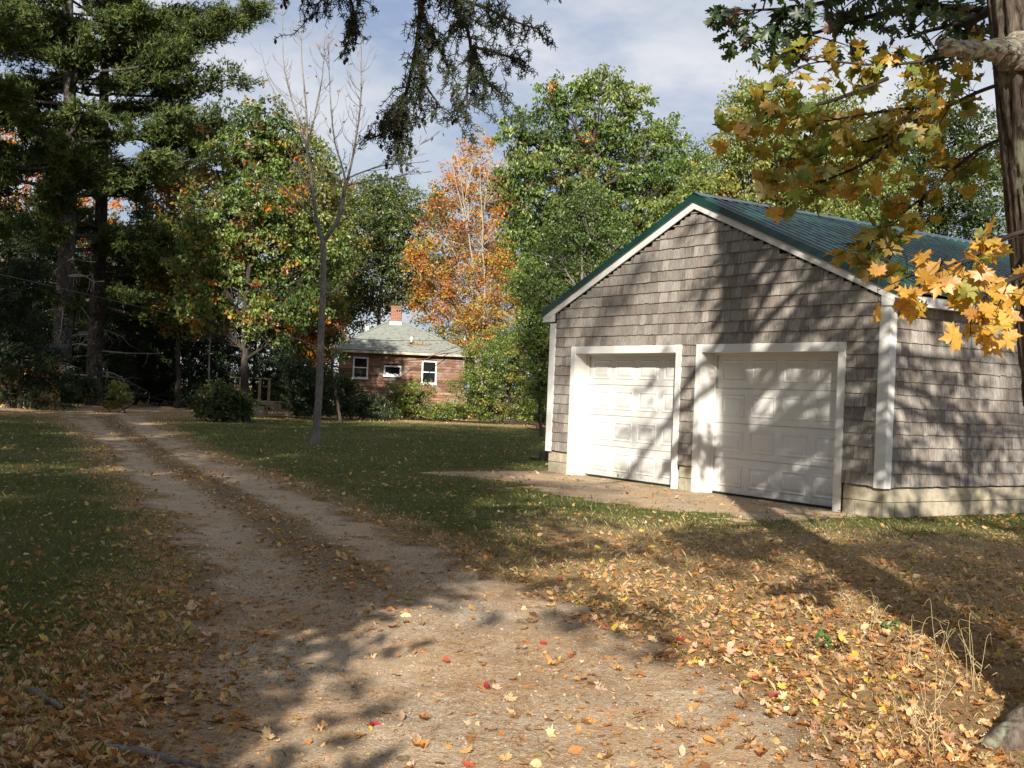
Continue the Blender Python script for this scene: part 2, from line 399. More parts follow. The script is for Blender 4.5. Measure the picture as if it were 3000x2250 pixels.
def m_metal_roof():
    s = NT('green_metal_roof'); n = s.noise(s.pos((1, 1, 1)), 1.6, 4, .6)
    c = s.ramp(n, [(.35, (.005, .030, .025)), (.7, (.008, .045, .036))])
    return s.princ(c, s.ramp(s.noise(s.pos(), 12, 4), [(.3, .20), (.7, .34)]), .5, s.bump(s.noise(s.pos(), 3, 3), .05, .02), .0, .3)
M['shingle'] = m_shingle(); M['white'] = m_paint('white_trim_paint'); M['door'] = m_paint('white_door_paint', (.61, .605, .585), .42, .22)
M['block'] = m_block(); M['roof'] = m_metal_roof(); M['sheath'] = m_plain('tar_paper', (.03, .026, .022), .95, .05)
M['mortar'] = m_plain('mortar', (.26, .23, .18), .95, .1, .2, 30)
M['soffit'] = m_plain('soffit_board', (.55, .53, .48), .7, .2)
M['rubber'] = m_plain('rubber_seal', (.02, .02, .02), .7, .2)
M['screw'] = m_plain('screw_heads', (.35, .42, .40), .4, .5)

garage = empty('garage', (G0[0], G0[1], 0), math.atan2(GX[1], GX[0]))
tag(garage, 'grey shingled two-door garage with green metal gable roof', 'garage')
ZB, EXPO, ZE, SL, XM = .43, .1755, 2.83, .4167, -GW / 2
APEX = 4.53                                            # underside of the white rake boards at the ridge
def roof_under(X): return APEX - SL * np.abs(np.asarray(X) - XM)
DOORS = [(-7.05, -4.05), (-3.70, -.70)]; DT = 2.36; TW = .13; DEP = .30
# wall sheathing (behind the shingles): front around the doors, side, back, far side
def sheathing():
    def slab(prof): return prism('wall_sheathing', prof, (0, .02, 0), (0, .12, 0), M['sheath'], garage)
    e = lambda X: (X, 0, float(roof_under(X)))
    pts_top = [(-GW, 0, DT - .03), (0, 0, DT - .03), e(0), (XM, 0, APEX), e(-GW)]
    slab(pts_top)
    for a, b in ((-GW, DOORS[0][0] + .06), (DOORS[0][1] - .06, DOORS[1][0] + .06), (DOORS[1][1] - .06, 0)):
        slab([(a, 0, ZB), (b, 0, ZB), (b, 0, DT - .03), (a, 0, DT - .03)])
    box('wall_sheathing', (-.12, .12, ZB), (-.02, GL, ZE + .2), M['sheath'], garage)
    box('wall_sheathing', (-GW + .02, .12, ZB), (-GW + .12, GL, ZE + .2), M['sheath'], garage)
    prism('wall_sheathing', [(-GW + .12, 0, ZB), (-.12, 0, ZB), (-.12, 0, ZE), (XM, 0, APEX - .1), (-GW + .12, 0, ZE)], (0, GL - .12, 0), (0, GL - .02, 0), M['sheath'], garage)
sheathing()

def shingles():
    rs = np.random.default_rng(11)
    SHADES = [np.array(c) for c in ((.225, .207, .185), (.255, .235, .212), (.285, .262, .238), (.185, .166, .148), (.325, .298, .265), (.245, .215, .188), (.275, .255, .232), (.215, .185, .16))]
    # unit shingle: width 1 (x), height 1 (z), butt proud
    def unit(k):
        r = np.random.default_rng(100 + k); j = r.normal(0, .012, 2)
        V = np.array([(0, -.027, j[0]), (1, -.027, j[1]), (1, -.001, j[1]), (0, -.001, j[0]), (0, -.007, 1.), (1, -.007, 1.), (1, -.001, 1.), (0, -.001, 1.)])
        return V
    UV_ = [unit(k) for k in range(16)]
    BT = np.array([(0, 1, 5), (0, 5, 4), (1, 2, 6), (1, 6, 5), (3, 0, 4), (3, 4, 7), (0, 3, 2), (0, 2, 1), (4, 5, 6), (4, 6, 7)])
    meshes = [mesh_tri('shingle', UV_[k], BT, M['shingle'], np.broadcast_to(SHADES[k % 8] * (1 + .05 * (k // 8)), (8, 3))) for k in range(16)]
    items = []                                         # wall, along, z, width, height, tilt
    def course(wall, a, b, z, zt_fn=None, hfrac=1.0):
        x = a
        while x < b - .012:
            w = min(float(np.clip(rs.normal(.128, .042), .06, .24)), b - x)
            if b - (x + w) < .04: w = b - x
            items.append((wall, x, z + rs.normal(0, .003), w - .004 - abs(rs.normal(0, .0015)), EXPO + .012, rs.normal(0, .012), zt_fn))
            x += w
    n = int((APEX - ZB) / EXPO) + 1
    for k in range(n):
        z = ZB + k * EXPO; zt = z + EXPO
        cov = []
        # extent where the rake still leaves room
        half = (APEX - z - .02) / SL
        xa, xb = max(-GW + .15, XM - half), min(-.15, XM + half)
        if xb - xa < .1: continue
        if z < DT - .02:
            for a, b in ((xa, DOORS[0][0]), (DOORS[0][1], DOORS[1][0]), (DOORS[1][1], xb)):
                if b - a > .04: course('f', a + .002, b - .002, z)
        else: course('f', xa, xb, z)
        if zt < ZE + .15: course('s', .03, GL - .1, z)
    V4 = []
    for it in items:
        wall, x, z, w, h, t, _ = it
        if wall == 'f': p = (G0[0] + (x + w / 2) * GX[0], G0[1] + (x + w / 2) * GX[1], z + h / 2); fore = abs(GX @ np.array([1, 0]))
        else: p = (G0[0] + (x + w / 2) * GY[0], G0[1] + (x + w / 2) * GY[1], z + h / 2)
        px, py, d = project(p); vis = -5 < px[0] < 3005 and 0 < py[0] < 2250
        V4.append((w / d[0] ** 2 if vis else 0) * (1 if wall == 's' else .72))
    order = np.argsort(-np.array(V4)); big = set(order[:300].tolist())
    acc = Acc()
    for i, (wall, x, z, w, h, t, _) in enumerate(items):
        k = int(rs.integers(16)); lift = rs.random() < .03
        if wall == 'f' and z + h > DT and z < DT + .02 and 0: pass
        # cut the tops under the rake: lower the height where the roof is near
        if wall == 'f':
            zr = min(float(roof_under(x)), float(roof_under(x + w)))
            hh = min(h, max(zr - z - .0, .02))
            if z < DT <= z + h and any(a < x + w / 2 < b for a, b in DOORS): hh = h
        else: hh = h
        if z < DT - .02 and z + h > DT - .02 and wall == 'f': hh = h
        ang = t + (rs.normal(0, .06) if lift else 0)
        if i in big:
            o = bpy.data.objects.new('shingle', meshes[k]); link(o, garage)
            o.scale = (w, 1.35 if lift else 1, hh)
            if wall == 'f': o.location = (x, 0, z); o.rotation_euler = (0, ang * .4, 0)
            else: o.location = (0, x, z); o.rotation_euler = (0, 0, math.pi / 2)
        else:
            V = UV_[k] * np.array([w, 1.35 if lift else 1, hh])
            c, s_ = math.cos(ang * .4), math.sin(ang * .4)
            V = np.c_[V[:, 0] * c + V[:, 2] * s_, V[:, 1], -V[:, 0] * s_ + V[:, 2] * c]
            V = V + np.array([x, 0, z]) if wall == 'f' else np.c_[-V[:, 1], V[:, 0] + x, V[:, 2] + z]
            acc.add(V, BT, SHADES[k % 8] * (1 + .05 * (k // 8)))
    o = obj('shingle_courses', acc.mesh('shingle_courses', M['shingle']), garage, kind='stuff')
shingles()

def garage_trim():
    W = M['white']
    # corner boards
    box('corner_board', (-.15, -.032, ZB - .02), (.032, -.008, ZE + .0), W, garage, .003)
    box('corner_board', (.008, -.008, ZB - .02), (.032, .10, ZE + .0), W, garage, .003)
    box('corner_board', (-GW - .032, -.032, ZB - .02), (-GW + .15, -.008, ZE - .03), W, garage, .003)
    box('corner_board', (-GW - .032, -.008, ZB - .02), (-GW - .008, .10, ZE - .03), W, garage, .003)
    # rake boards (white) and green rake trim
    for sgn in (-1, 1):
        xe = XM + sgn * (GW / 2 + .24)
        a = np.array([XM, 0, APEX]); b = np.array([xe, 0, APEX - SL * (GW / 2 + .24)])
        prism('rake_board', [a, b, b + (0, 0, .13), a + (0, 0, .13)], (0, -.055, 0), (0, -.028, 0), W, garage)
        a2 = a + (0, 0, .115); b2 = b + (sgn * .02, 0, .107)
        prism('rake_flashing', [a2, b2, b2 + (0, 0, .12), a2 + (0, 0, .12)], (0, -.085, 0), (0, -.060, 0), M['roof'], garage)
        # end return of the eave box on the gable
        xc = XM + sgn * GW / 2
        x0, x1 = sorted((xc - sgn * .12, xe)); zt = lambda x: APEX - SL * abs(x - XM)
        prism('eave_return', [(x0, 0, ZE - .0), (x1, 0, ZE - .0), (x1, 0, zt(x1) - .004), (x0, 0, zt(x0) - .004)], (0, -.052, 0), (0, -.031, 0), W, garage)
        # fascia and soffit along the eave
        xo = XM + sgn * (GW / 2 + .24); lo, hi = sorted((xo, xo - sgn * .025))
        box('fascia', (lo, -.028, ZE - .0), (hi, GL + .05, ZE + .135), W, garage)
        lo, hi = sorted((xo - sgn * .027, xc + sgn * .034))
        box('soffit', (lo, -.027, ZE + .01), (hi, GL, ZE + .022), M['soffit'], garage)
    # roof: deck, ribbed sheets, ridge cap
    for sgn in (-1, 1):
        top = APEX + .225; xe = XM + sgn * (GW / 2 + .30)
        a = np.array([XM, 0, top]); b = np.array([xe, 0, top - SL * (GW / 2 + .30)])
        sheet = prism('roof_sheet', [a, b, b - (0, 0, .03), a - (0, 0, .03)], (0, -.08, 0), (0, GL + .1, 0), M['roof'], garage)
        y = .06; k = 0
        nrm = np.array([sgn * SL, 0, 1]); nrm /= np.linalg.norm(nrm)
        me = None
        while y < GL + .05:
            if me is None:
                w1, w2, hgt = .036, .014, .032
                V = [];
                for P, e in ((a + (sgn * .10, 0, -SL * .10), 0), (b, 1)):
                    for off, h in ((-w1, .0), (-w2, hgt), (w2, hgt), (w1, .0)):
                        V.append(P + nrm * h + np.array([0, off, 0]))
                Fs = [(0, 1, 5, 4), (1, 2, 6, 5), (2, 3, 7, 6), (0, 3, 2, 1), (4, 5, 6, 7)]
                if sgn < 0: Fs = [f[::-1] for f in Fs]
                me = mesh_py('rib', V, Fs, M['roof'])
            o = obj('rib', me, sheet, (0, y, 0)); y += .2286
    cap = [(XM - .17, 0, APEX + .248 - SL * .17 + .012), (XM, 0, APEX + .268), (XM + .17, 0, APEX + .248 - SL * .17 + .012), (XM + .16, 0, APEX + .232 - SL * .17 + .012), (XM, 0, APEX + .252), (XM - .16, 0, APEX + .232 - SL * .17 + .012)]
    prism('ridge_cap', cap, (0, -.075, 0), (0, GL + .1, 0), M['roof'], garage)
garage_trim()

def garage_doors():
    W = M['white']
    dm = M['door']; pw, ph = .50, .335
    # raised panel: groove, bead and raised field
    def panel_mesh():
        rings = [(0, 0.0), (.010, .011), (.022, .011), (.034, .001), (.046, .002), (.085, .013), (.085, .013)]
        V = []; Fs = []
        for ins, y in rings[:-1]:
            V += [(ins, -y, ins), (pw - ins, -y, ins), (pw - ins, -y, ph - ins), (ins, -y, ph - ins)]
        for k in range(len(rings) - 2):
            for i in range(4):
                Fs.append((4 * k + i, 4 * k + (i + 1) % 4, 4 * k + 4 + (i + 1) % 4, 4 * k + 4 + i))
        q = 4 * (len(rings) - 2); Fs.append((q, q + 1, q + 2, q + 3))
        return mesh_py('raised_panel', V, Fs, dm)
    pm = panel_mesh()
    for (x0, x1), name in zip(DOORS, ('left', 'right')):
        box('door_casing', (x0, -.034, .015), (x0 + TW, -.006, DT), W, garage, .004)
        box('door_casing', (x1 - TW, -.034, .015), (x1, -.006, DT), W, garage, .004)
        box('door_casing', (x0 + TW, -.033, DT - TW), (x1 - TW, -.006, DT - .001), W, garage, .004)
        box('door_jamb', (x0 + TW - .03, -.005, .01), (x0 + TW - .002, DEP + .03, DT - TW), W, garage)
        box('door_jamb', (x1 - TW + .002, -.005, .01), (x1 - TW + .03, DEP + .03, DT - TW), W, garage)
        box('door_jamb', (x0 + TW - .03, -.005, DT - TW + .002), (x1 - TW + .03, DEP + .03, DT - TW + .03), W, garage)
        # stop mouldings
        box('door_stop', (x0 + TW - .002, DEP - .05, .012), (x0 + TW + .030, DEP - .012, DT - TW), W, garage, .003)
        box('door_stop', (x0 + TW + .03, DEP - .05, DT - TW - .03), (x1 - TW - .03, DEP - .012, DT - TW + .002), W, garage, .003)
        box('door_stop', (x1 - TW - .030, DEP - .05, .012), (x1 - TW + .002, DEP - .012, DT - TW), W, garage, .003)
        a, b = x0 + TW, x1 - TW; zb, zt = .045, DT - TW
        d = box('garage_door', (a + .01, DEP + .012, zb), (b - .01, DEP + .045, zt), dm, garage)
        box('bottom_seal', (a + .01, DEP + .002, .012), (b - .01, DEP + .03, zb), M['rubber'], d)
        sh = (zt - zb) / 4
        for s_ in range(4):
            z0 = zb + s_ * sh
            sec = box('door_section', (a + .006, DEP - .002, z0 + .005), (b - .006, DEP + .012, z0 + sh - .005), dm, d, .004)
            gap = (b - a - 4 * pw) / 5 * 1.0
            for c in range(4):
                obj('raised_panel', pm, d, (a + gap + c * (pw + gap), DEP - .0025, z0 + (sh - ph) / 2))
    # concrete sill in front of the doors
    box('door_sill', (DOORS[0][0] - .1, -.12, -.12), (DOORS[0][1] + .05, .34, .008), M['block'], garage)
    box('door_sill', (DOORS[1][0] - .05, -.12, -.12), (DOORS[1][1] + .1, .34, .008), M['block'], garage)
garage_doors()

def foundation():
    rs = np.random.default_rng(4)
    # mortar core
    for a, b in ((-GW + .03, DOORS[0][0] - .005), (DOORS[0][1] + .005, DOORS[1][0] - .005), (DOORS[1][1] + .005, -.03)):
        box('mortar_bed', (a, .035, -.2), (b, .2, ZB - .005), M['mortar'], garage)
    box('mortar_bed', (-.2, .2, -.2), (-.035, GL - .03, ZB - .005), M['mortar'], garage)
    box('mortar_bed', (-GW + .035, .2, -.2), (-GW + .2, GL - .03, ZB - .005), M['mortar'], garage)
    def blockrun(wall, a, b):
        for k in range(3):
            z1 = ZB - .012 - k * .205; z0 = z1 - .193; x = a - (.2 if k % 2 else 0)
            while x < b:
                s, e = max(x, a), min(x + .395, b); x += .405
                if e - s < .03: continue
                j = rs.normal(0, .0015)
                if wall == 'f': box('concrete_block', (s, .02 + j, z0), (e, .06, z1), M['block'], garage, .004)
                else: box('concrete_block', (-.06, s, z0), (-.02 + j, e, z1), M['block'], garage, .004)
    blockrun('f', -GW + .02, DOORS[0][0] - .004); blockrun('f', DOORS[0][1] + .004, DOORS[1][0] - .004); blockrun('f', DOORS[1][1] + .004, -.02)
    blockrun('s', .061, 5.6)
foundation()


# ================================================================== CABIN, DECK, SHED
def m_siding():
    s = NT('peeling_siding'); v = s.pos((1.6, 1.6, 22)); n = s.noise(v, 1, 6, .65, .6)
    c = s.mix(1, s.attr(), s.ramp(n, [(.25, (.30, .28, .27)), (.5, (.95, .95, .95)), (.75, (1.7, 1.6, 1.5))]), 'MULTIPLY')
    k = s.noise(s.pos((1.2, 1.2, 2)), 1.6, 4, .6); c = s.mix(s.ramp(k, [(.50, 0), (.66, .7)]), c, (.27, .235, .21))
    return s.princ(c, .85, .15, s.bump(n, .6, .02))
def m_asphalt_roof():
    s = NT('old_roof_shingles'); n = s.noise(s.pos((3.2, 3.2, 9)), 1.5, 5, .6)
    c = s.ramp(n, [(.3, (.17, .18, .165)), (.55, (.25, .265, .235)), (.75, (.33, .335, .29))])
    w = s.n('ShaderNodeTexWave'); w.wave_type = 'BANDS'; w.bands_direction = 'Z'; w.inputs['Scale'].default_value = 3.6; w.inputs['Distortion'].default_value = 1.2
    s.l(s.pos(), w.inputs['Vector']); c = s.mix(s.ramp(w.outputs[1], [(.0, .35), (.25, 0)]), c, (.09, .09, .08))
    m = s.noise(s.pos(), 2.3, 4, .6); c = s.mix(s.ramp(m, [(.58, 0), (.72, .5)]), c, (.20, .16, .09))
    return s.princ(c, .95, .1, s.bump(w.outputs[1], .4, .02))
def m_brick():
    s = NT('chimney_brick'); b = s.n('ShaderNodeTexBrick'); b.inputs['Scale'].default_value = 1
    b.inputs['Color1'].default_value = (.19, .07, .045, 1); b.inputs['Color2'].default_value = (.25, .095, .06, 1); b.inputs['Mortar'].default_value = (.34, .26, .21, 1)
    b.inputs['Brick Width'].default_value = .21; b.inputs['Row Height'].default_value = .075; b.inputs['Mortar Size'].default_value = .008
    mp = s.n('ShaderNodeTexCoord'); sw = s.n('ShaderNodeSeparateXYZ'); cb = s.n('ShaderNodeCombineXYZ'); s.l(mp.outputs['Object'], sw.inputs[0])
    ad = s.n('ShaderNodeMath'); s.l(sw.outputs[0], ad.inputs[0]); s.l(sw.outputs[1], ad.inputs[1]); s.l(ad.outputs[0], cb.inputs[0]); s.l(sw.outputs[2], cb.inputs[1])
    s.l(cb.outputs[0], b.inputs['Vector']); return s.princ(b.outputs[0], .9, .1)
def m_glass():
    s = NT('window_glass'); return s.princ((.012, .015, .016), .06, .6)
M['siding'] = m_siding(); M['oldroof'] = m_asphalt_roof(); M['brick'] = m_brick(); M['glass'] = m_glass()
M['oldwhite'] = m_plain('old_white_paint', (.70, .68, .63), .6, .3, .25, 5)
M['eave'] = m_plain('peeling_eave_board', (.50, .43, .35), .8, .2, .6, 3)
M['flash'] = m_plain('flashing', (.55, .55, .53), .5, .4)
M['curtain'] = m_plain('curtain', (.72, .70, .66), .9, .1, .3, 9)
M['darkroom'] = m_plain('dark_interior', (.02, .019, .018), .9, .1)
M['deckwood'] = m_plain('deck_wood', (.42, .30, .17), .8, .2, .3, 8)
M['lattice'] = m_plain('lattice_wood', (.38, .31, .24), .8, .2, .2, 8)
M['ply'] = m_plain('tan_plywood', (.34, .21, .085), .85, .15, .3, 4)
M['shedroof'] = m_plain('shed_roofing', (.07, .07, .075), .9, .1)
M['wire'] = m_plain('wire_sheath', (.10, .095, .09), .7, .2)
M['wire_pale'] = m_plain('wire_pale', (.28, .27, .26), .6, .3)

CY = 58.
cabin = empty('cabin', (-5.2, CY, 0), R(2.6))
tag(cabin, 'small brown cabin with hip roof and brick chimney behind bushes', 'cabin')
def build_cabin():
    x0, x1, dep = -3.55, 2.80, 6.2
    box('wall', (x0 + .03, .05, 0), (x1 - .03, dep, 3.28), M['darkroom'], cabin)
    box('foundation_wall', (x0 + .02, .012, -.2), (x1 - .02, .04, .55), M['block'], cabin)
    rs = np.random.default_rng(3); bm = {}
    wins = [(-2.83, 1.86, -2.06, 2.96), (-1.28, 2.04, -.40, 2.60), (.62, 1.72, 1.38, 2.92)]
    base = [np.array(c) for c in ((.17, .085, .055), (.22, .12, .075), (.14, .075, .052), (.27, .155, .10), (.20, .125, .09))]
    z = .50
    while z < 3.27:
        h = .145; segs = [(x0, x1)]
        for wx0, wz0, wx1, wz1 in wins:
            if z + h > wz0 and z < wz1:
                segs = [p for a, b in segs for p in (((a, wx0 + .01), (wx1 - .01, b)) if a < wx0 < b else ((a, b),))]
        for a, b in segs:
            cuts = sorted([a, b] + [float(c) for c in rs.uniform(x0, x1, 2) if a + .5 < c < b - .5])
            for p, q in zip(cuts[:-1], cuts[1:]):
                if q - p < .05: continue
                j = rs.normal(0, .004); zz = z + rs.normal(0, .005)
                V = np.array([(p + .003, -.035 + j, zz), (q - .003, -.035 + j, zz), (q - .003, -.006, zz + h), (p + .003, -.006, zz + h), (p + .003, .045, zz), (q - .003, .045, zz), (q - .003, .045, zz + h), (p + .003, .045, zz + h)])
                T = np.array([(0, 1, 2), (0, 2, 3), (0, 4, 5), (0, 5, 1), (1, 5, 6), (1, 6, 2), (4, 0, 3), (4, 3, 7), (3, 2, 6), (3, 6, 7)])
                c = base[int(rs.integers(5))] * rs.uniform(.75, 1.2)
                obj('siding_board', mesh_tri('siding_board', V, T, M['siding'], np.broadcast_to(c, (8, 3))), cabin)
        # side wall board
        box('siding_board', (x1 - .02, .05, z), (x1 + .02, dep, z + h - .012), M['siding_side'], cabin)
        z += h
    # windows
    for k, (a, zb, b, zt) in enumerate(wins):
        w = box('window', (a + .05, .02, zb + .05), (b - .05, .03, zt - .05), M['glass'], cabin)
        fm = M['oldwhite']
        box('frame', (a, -.06, zb), (a + .075, .019, zt), fm, w); box('frame', (b - .075, -.06, zb), (b, .019, zt), fm, w)
        box('frame', (a + .075, -.058, zt - .075), (b - .075, .019, zt), fm, w)
        box('sill', (a - .03, -.09, zb - .02), (b + .03, .018, zb + .10), fm, w)
        if k != 1:
            m_ = (zb + zt) / 2 + .02
            box('meeting_rail', (a + .075, -.04, m_ - .025), (b - .075, .018, m_ + .025), fm, w)
        else:
            rsx = np.random.default_rng(5)
            for i in range(9):
                u = a + .1 + i * (b - a - .2) / 9
                box('curtain', (u, .006, zb + .08), (u + .07, .016, zb + .12 + rsx.uniform(.0, .10)), M['curtain'], w)
    # hip roof
    ov = .38; ez = 3.32; rx0, rx1 = x0 - ov, x1 + ov; ry0, ry1 = -ov, dep + ov
    ax0, ax1, ay, az = -1.32, -.62, dep / 2, 4.98
    V = [(rx0, ry0, ez), (rx1, ry0, ez), (rx1, ry1, ez), (rx0, ry1, ez), (ax0, ay, az), (ax1, ay, az), (rx0 + .02, ry0 + .02, ez - .03), (rx1 - .02, ry0 + .02, ez - .03), (rx1 - .02, ry1 - .02, ez - .03), (rx0 + .02, ry1 - .02, ez - .03)]
    Fs = [(0, 1, 5, 4), (1, 2, 5), (2, 3, 4, 5), (3, 0, 4), (6, 9, 8, 7), (0, 6, 7, 1), (1, 7, 8, 2), (2, 8, 9, 3), (3, 9, 6, 0)]
    roof = obj('roof', mesh_py('roof', V, Fs, M['oldroof']), cabin)
    box('eave_board', (rx0 + .03, ry0 + .03, ez - .15), (rx1 - .03, ry0 + .06, ez - .035), M['eave'], roof)
    box('eave_board', (rx1 - .06, ry0 + .06, ez - .15), (rx1 - .03, ry1 - .03, ez - .035), M['eave'], roof)
    # hip caps
    for a, b in ((V[0], V[4]), (V[1], V[5])):
        P = np.linspace(np.array(a) + (0, 0, .01), np.array(b) + (0, 0, .01), 6); v, t = tube(P, .06, 6)
        obj('hip_cap', mesh_tri('hip_cap', v, t, M['oldroof']), roof)
    ch = box('chimney', (-1.22, ay - .3, 4.6), (-.68, ay + .24, 5.82), M['brick'], cabin)
    box('chimney_cap', (-1.26, ay - .34, 5.76), (-.64, ay + .28, 5.80), M['brick'], ch)
    box('chimney_flashing', (-1.27, ay - .36, 4.80), (-.63, ay + .29, 4.985), M['flash'], ch)
    for xx in (-.93, -.80): box('flue_hole', (xx, ay - .306, 5.52), (xx + .08, ay - .296, 5.62), M['darkroom'], ch)
    v, t = tube([(.02, 0.55, 3.6), (.02, .55, 4.12)], .06, 10); obj('vent_pipe', mesh_tri('vent_pipe', v, t, M['oldwhite'], None, True), roof)
    v, t = tube([(.02, 0.55, 3.6), (.02, .55, 3.84)], .10, 10); obj('vent_boot', mesh_tri('vent_boot', v, t, M['rubber'], None, True), roof)
    v, t = tube([(-2.35, 1.9, 4.2), (-2.35, 1.9, 4.62)], .12, 10); obj('roof_vent', mesh_tri('roof_vent', v, t, M['flash'], None, True), roof)
    v, t = tube([(2.72, -.05, 2.6), (2.72, -.05, 4.25)], .035, 8); m_ = obj('service_mast', mesh_tri('service_mast', v, t, M['wire_pale'], None, True), cabin)
    box('mast_bracket', (2.66, -.09, 4.05), (2.78, .02, 4.10), M['flash'], m_)
    # leaves caught on the roof
    rs = np.random.default_rng(8); P = []
    for i in range(90):
        x = rs.normal(.35, .30) if i < 45 else rs.uniform(-2.5, 2.2); y = rs.normal(.42, .10) if i < 45 else rs.uniform(-.2, 1.6)
        P.append((x, y, ez + (y + ov) * (az - ez) / (ay + ov) + .03))
    P = np.array(P); v, t, c = scatter(*DIAMOND, P, frames(np.array([0, -.5, 1.]) + rs.normal(0, .2, (90, 3)), rs), np.full(90, .12), np.array([(.36, .20, .08)] * 90) * rs.uniform(.6, 1.2, (90, 1)))
    obj('roof_leaves', mesh_tri('roof_leaves', v, t, M['litter'], c), cabin, kind='stuff')
M['siding_side'] = m_plain('siding_side', (.20, .095, .06), .85, .15, .5, 6)
build_cabin()

def wires():
    def wire(name, label, pts, r, mat):
        v, t = tube(curve(pts, 14), r, 6); o = obj(name, mesh_tri(name, v, t, mat, None, True)); tag(o, label, 'wire')
    wire('overhead_wire', 'pale thin wire slanting across the dark pines on the left', [at(-60, 790, 34), at(95, 825, 38), at(330, 880, 44), at(560, 932, 50), at(760, 968, 55)], .005, M['wire_pale'])
    wire('roof_wire', 'dark cable sagging level across the front of the cabin roof', [at(1000, 990, 56), at(1150, 998, 56), at(1300, 997, 56.5), at(1361, 1000, 57.9)], .016, M['wire'])
    wire('service_cable', 'dark cable running diagonally down over the cabin wall', [at(1361, 1010, 57.8), at(1270, 1040, 57), at(1180, 1100, 56), at(1080, 1165, 55)], .018, M['wire'])
wires()

def deck():
    base = G(800, 1222) ; Y = 50.
    d = empty('porch_deck', at(800, 1215, Y), R(4)); d.location.z = 0
    tag(d, 'weathered wooden deck with lattice skirt half hidden by shrubs', 'deck')
    W = M['deckwood']
    for i in range(9): box('deck_board', (-1.9, i * .15, .62), (2.2, i * .15 + .138, .66), W, d)
    box('rim_joist', (-1.9, -.04, .50), (2.2, -.003, .655), M['lattice'], d)
    for x in (-1.52, -.68, -.28):
        box('post', (x, .0, .66), (x + .10, .1, 1.62), W, d)
    box('rail', (-1.9, -.02, 1.62), (-.98, .12, 1.66), W, d); box('rail', (-.85, -.02, 1.62), (-.15, .12, 1.66), W, d)
    box('rail', (-1.9, .02, .95), (-.9, .07, 1.0), W, d)
    box('lattice_frame', (-.32, -.075, .06), (-.22, -.05, .50), W, d); box('lattice_frame', (-.22, -.075, .06), (1.6, -.05, .11), M['lattice'], d); box('lattice_frame', (-.22, -.075, .44), (1.6, -.05, .49), W, d)
    acc = Acc()
    for k in range(22):
        for s_ in (-1, 1):
            x = -.55 + k * .12; P = np.array([(x, -.055 if s_ > 0 else -.048, .1), (x + .36 * s_, -.055 if s_ > 0 else -.048, .46)])
            if min(P[:, 0]) < -.25 or max(P[:, 0]) > 1.62: continue
            dx = np.array([.022, 0, 0]); V = np.array([P[0] - dx, P[0] + dx, P[1] + dx, P[1] - dx, P[0] - dx + (0, .006, 0), P[0] + dx + (0, .006, 0), P[1] + dx + (0, .006, 0), P[1] - dx + (0, .006, 0)])
            acc.add(V, np.array([(0, 1, 2), (0, 2, 3), (4, 6, 5), (4, 7, 6), (0, 4, 5), (0, 5, 1), (3, 2, 6), (3, 6, 7)]))
    obj('lattice_strips', acc.mesh('lattice_strips', M['lattice']), d, kind='stuff')
    box('stair_stringer', (-1.2, -.35, .0), (-.35, -.08, .45), M['lattice'], d)
deck()

def shed():
    p = G(35, 1196); s = empty('garden_shed', (p[0] - .1, p[1], 0), R(-8))
    tag(s, 'small tan plywood shed with dark roof at the left edge', 'shed')
    for i in range(6):
        x = -1.8 + i * .45
        box('wall_panel', (x, 0, .08), (x + .44, .04, 1.95), M['ply'], s)
    box('wall_panel', (.9, .04, .08), (.94, 2.2, 1.95), M['ply'], s)
    box('base_sill', (-1.85, -.03, 0), (.95, .06, .075), M['lattice'], s)
    box('fascia', (-2.0, -.2, 1.98), (1.1, -.16, 2.16), M['shedroof'], s)
    prism('roof', [(-2.05, 0, 2.17), (1.15, 0, 2.17), (1.15, 0, 2.23), (-2.05, 0, 2.23)], (0, -.25, 0), (0, 2.4, .5), M['shedroof'], s)
shed()

# ================================================================== TREES
def leaf_cloud(rs, centres, spread, per, size, palette, weights, shape=DIAMOND, upw=.7, colvar=None, flat=.6, droop=0):
    n = len(centres) * per; P = np.repeat(centres, per, 0); sp = np.repeat(np.broadcast_to(spread, (len(centres),)), per)
    off = rs.normal(size=(n, 3)); off /= np.linalg.norm(off, axis=1)[:, None] + 1e-9; off *= (rs.random((n, 1)) ** .5); off[:, 2] *= flat
    P = P + off * sp[:, None]
    nrm = rs.normal(size=(n, 3)) + np.array([0, 0, upw])
    ref = rs.normal(size=(n, 3)) * .7; ref[:, 2] -= droop
    Mx = frames(nrm, rs)
    if droop:
        tip = rs.normal(size=(n, 3)) * .6 + np.array([0, 0, -droop]); tip /= np.linalg.norm(tip, axis=1)[:, None]
        w = nrm - (nrm * tip).sum(1)[:, None] * tip; w /= np.linalg.norm(w, axis=1)[:, None] + 1e-9; u = np.cross(tip, w); Mx = np.stack([u, tip, w], 2)
    pal = np.array(palette, float); w = np.array(weights, float); w /= w.sum()
    ks = centres[rs.choice(len(centres), min(len(centres), 26), replace=False)]; kc = rs.choice(len(pal), len(ks), p=w)
    near_k = np.argmin(((centres[:, None, :] - ks[None]) ** 2).sum(2), 1); ci = np.where(rs.random(len(centres)) < .6, kc[near_k], rs.choice(len(pal), len(centres), p=w)); ci = np.repeat(ci, per); mixm = rs.random(n) < .05
    ci = np.where(mixm, rs.choice(len(pal), n, p=w), ci)
    c = pal[ci] * rs.uniform(.62, 1.3, (n, 1)) * np.repeat(rs.uniform(.8, 1.15, (len(centres), 1)), per, 0)
    return scatter(shape[0], shape[1], P, Mx, size * rs.uniform(.65, 1.25, n), c)

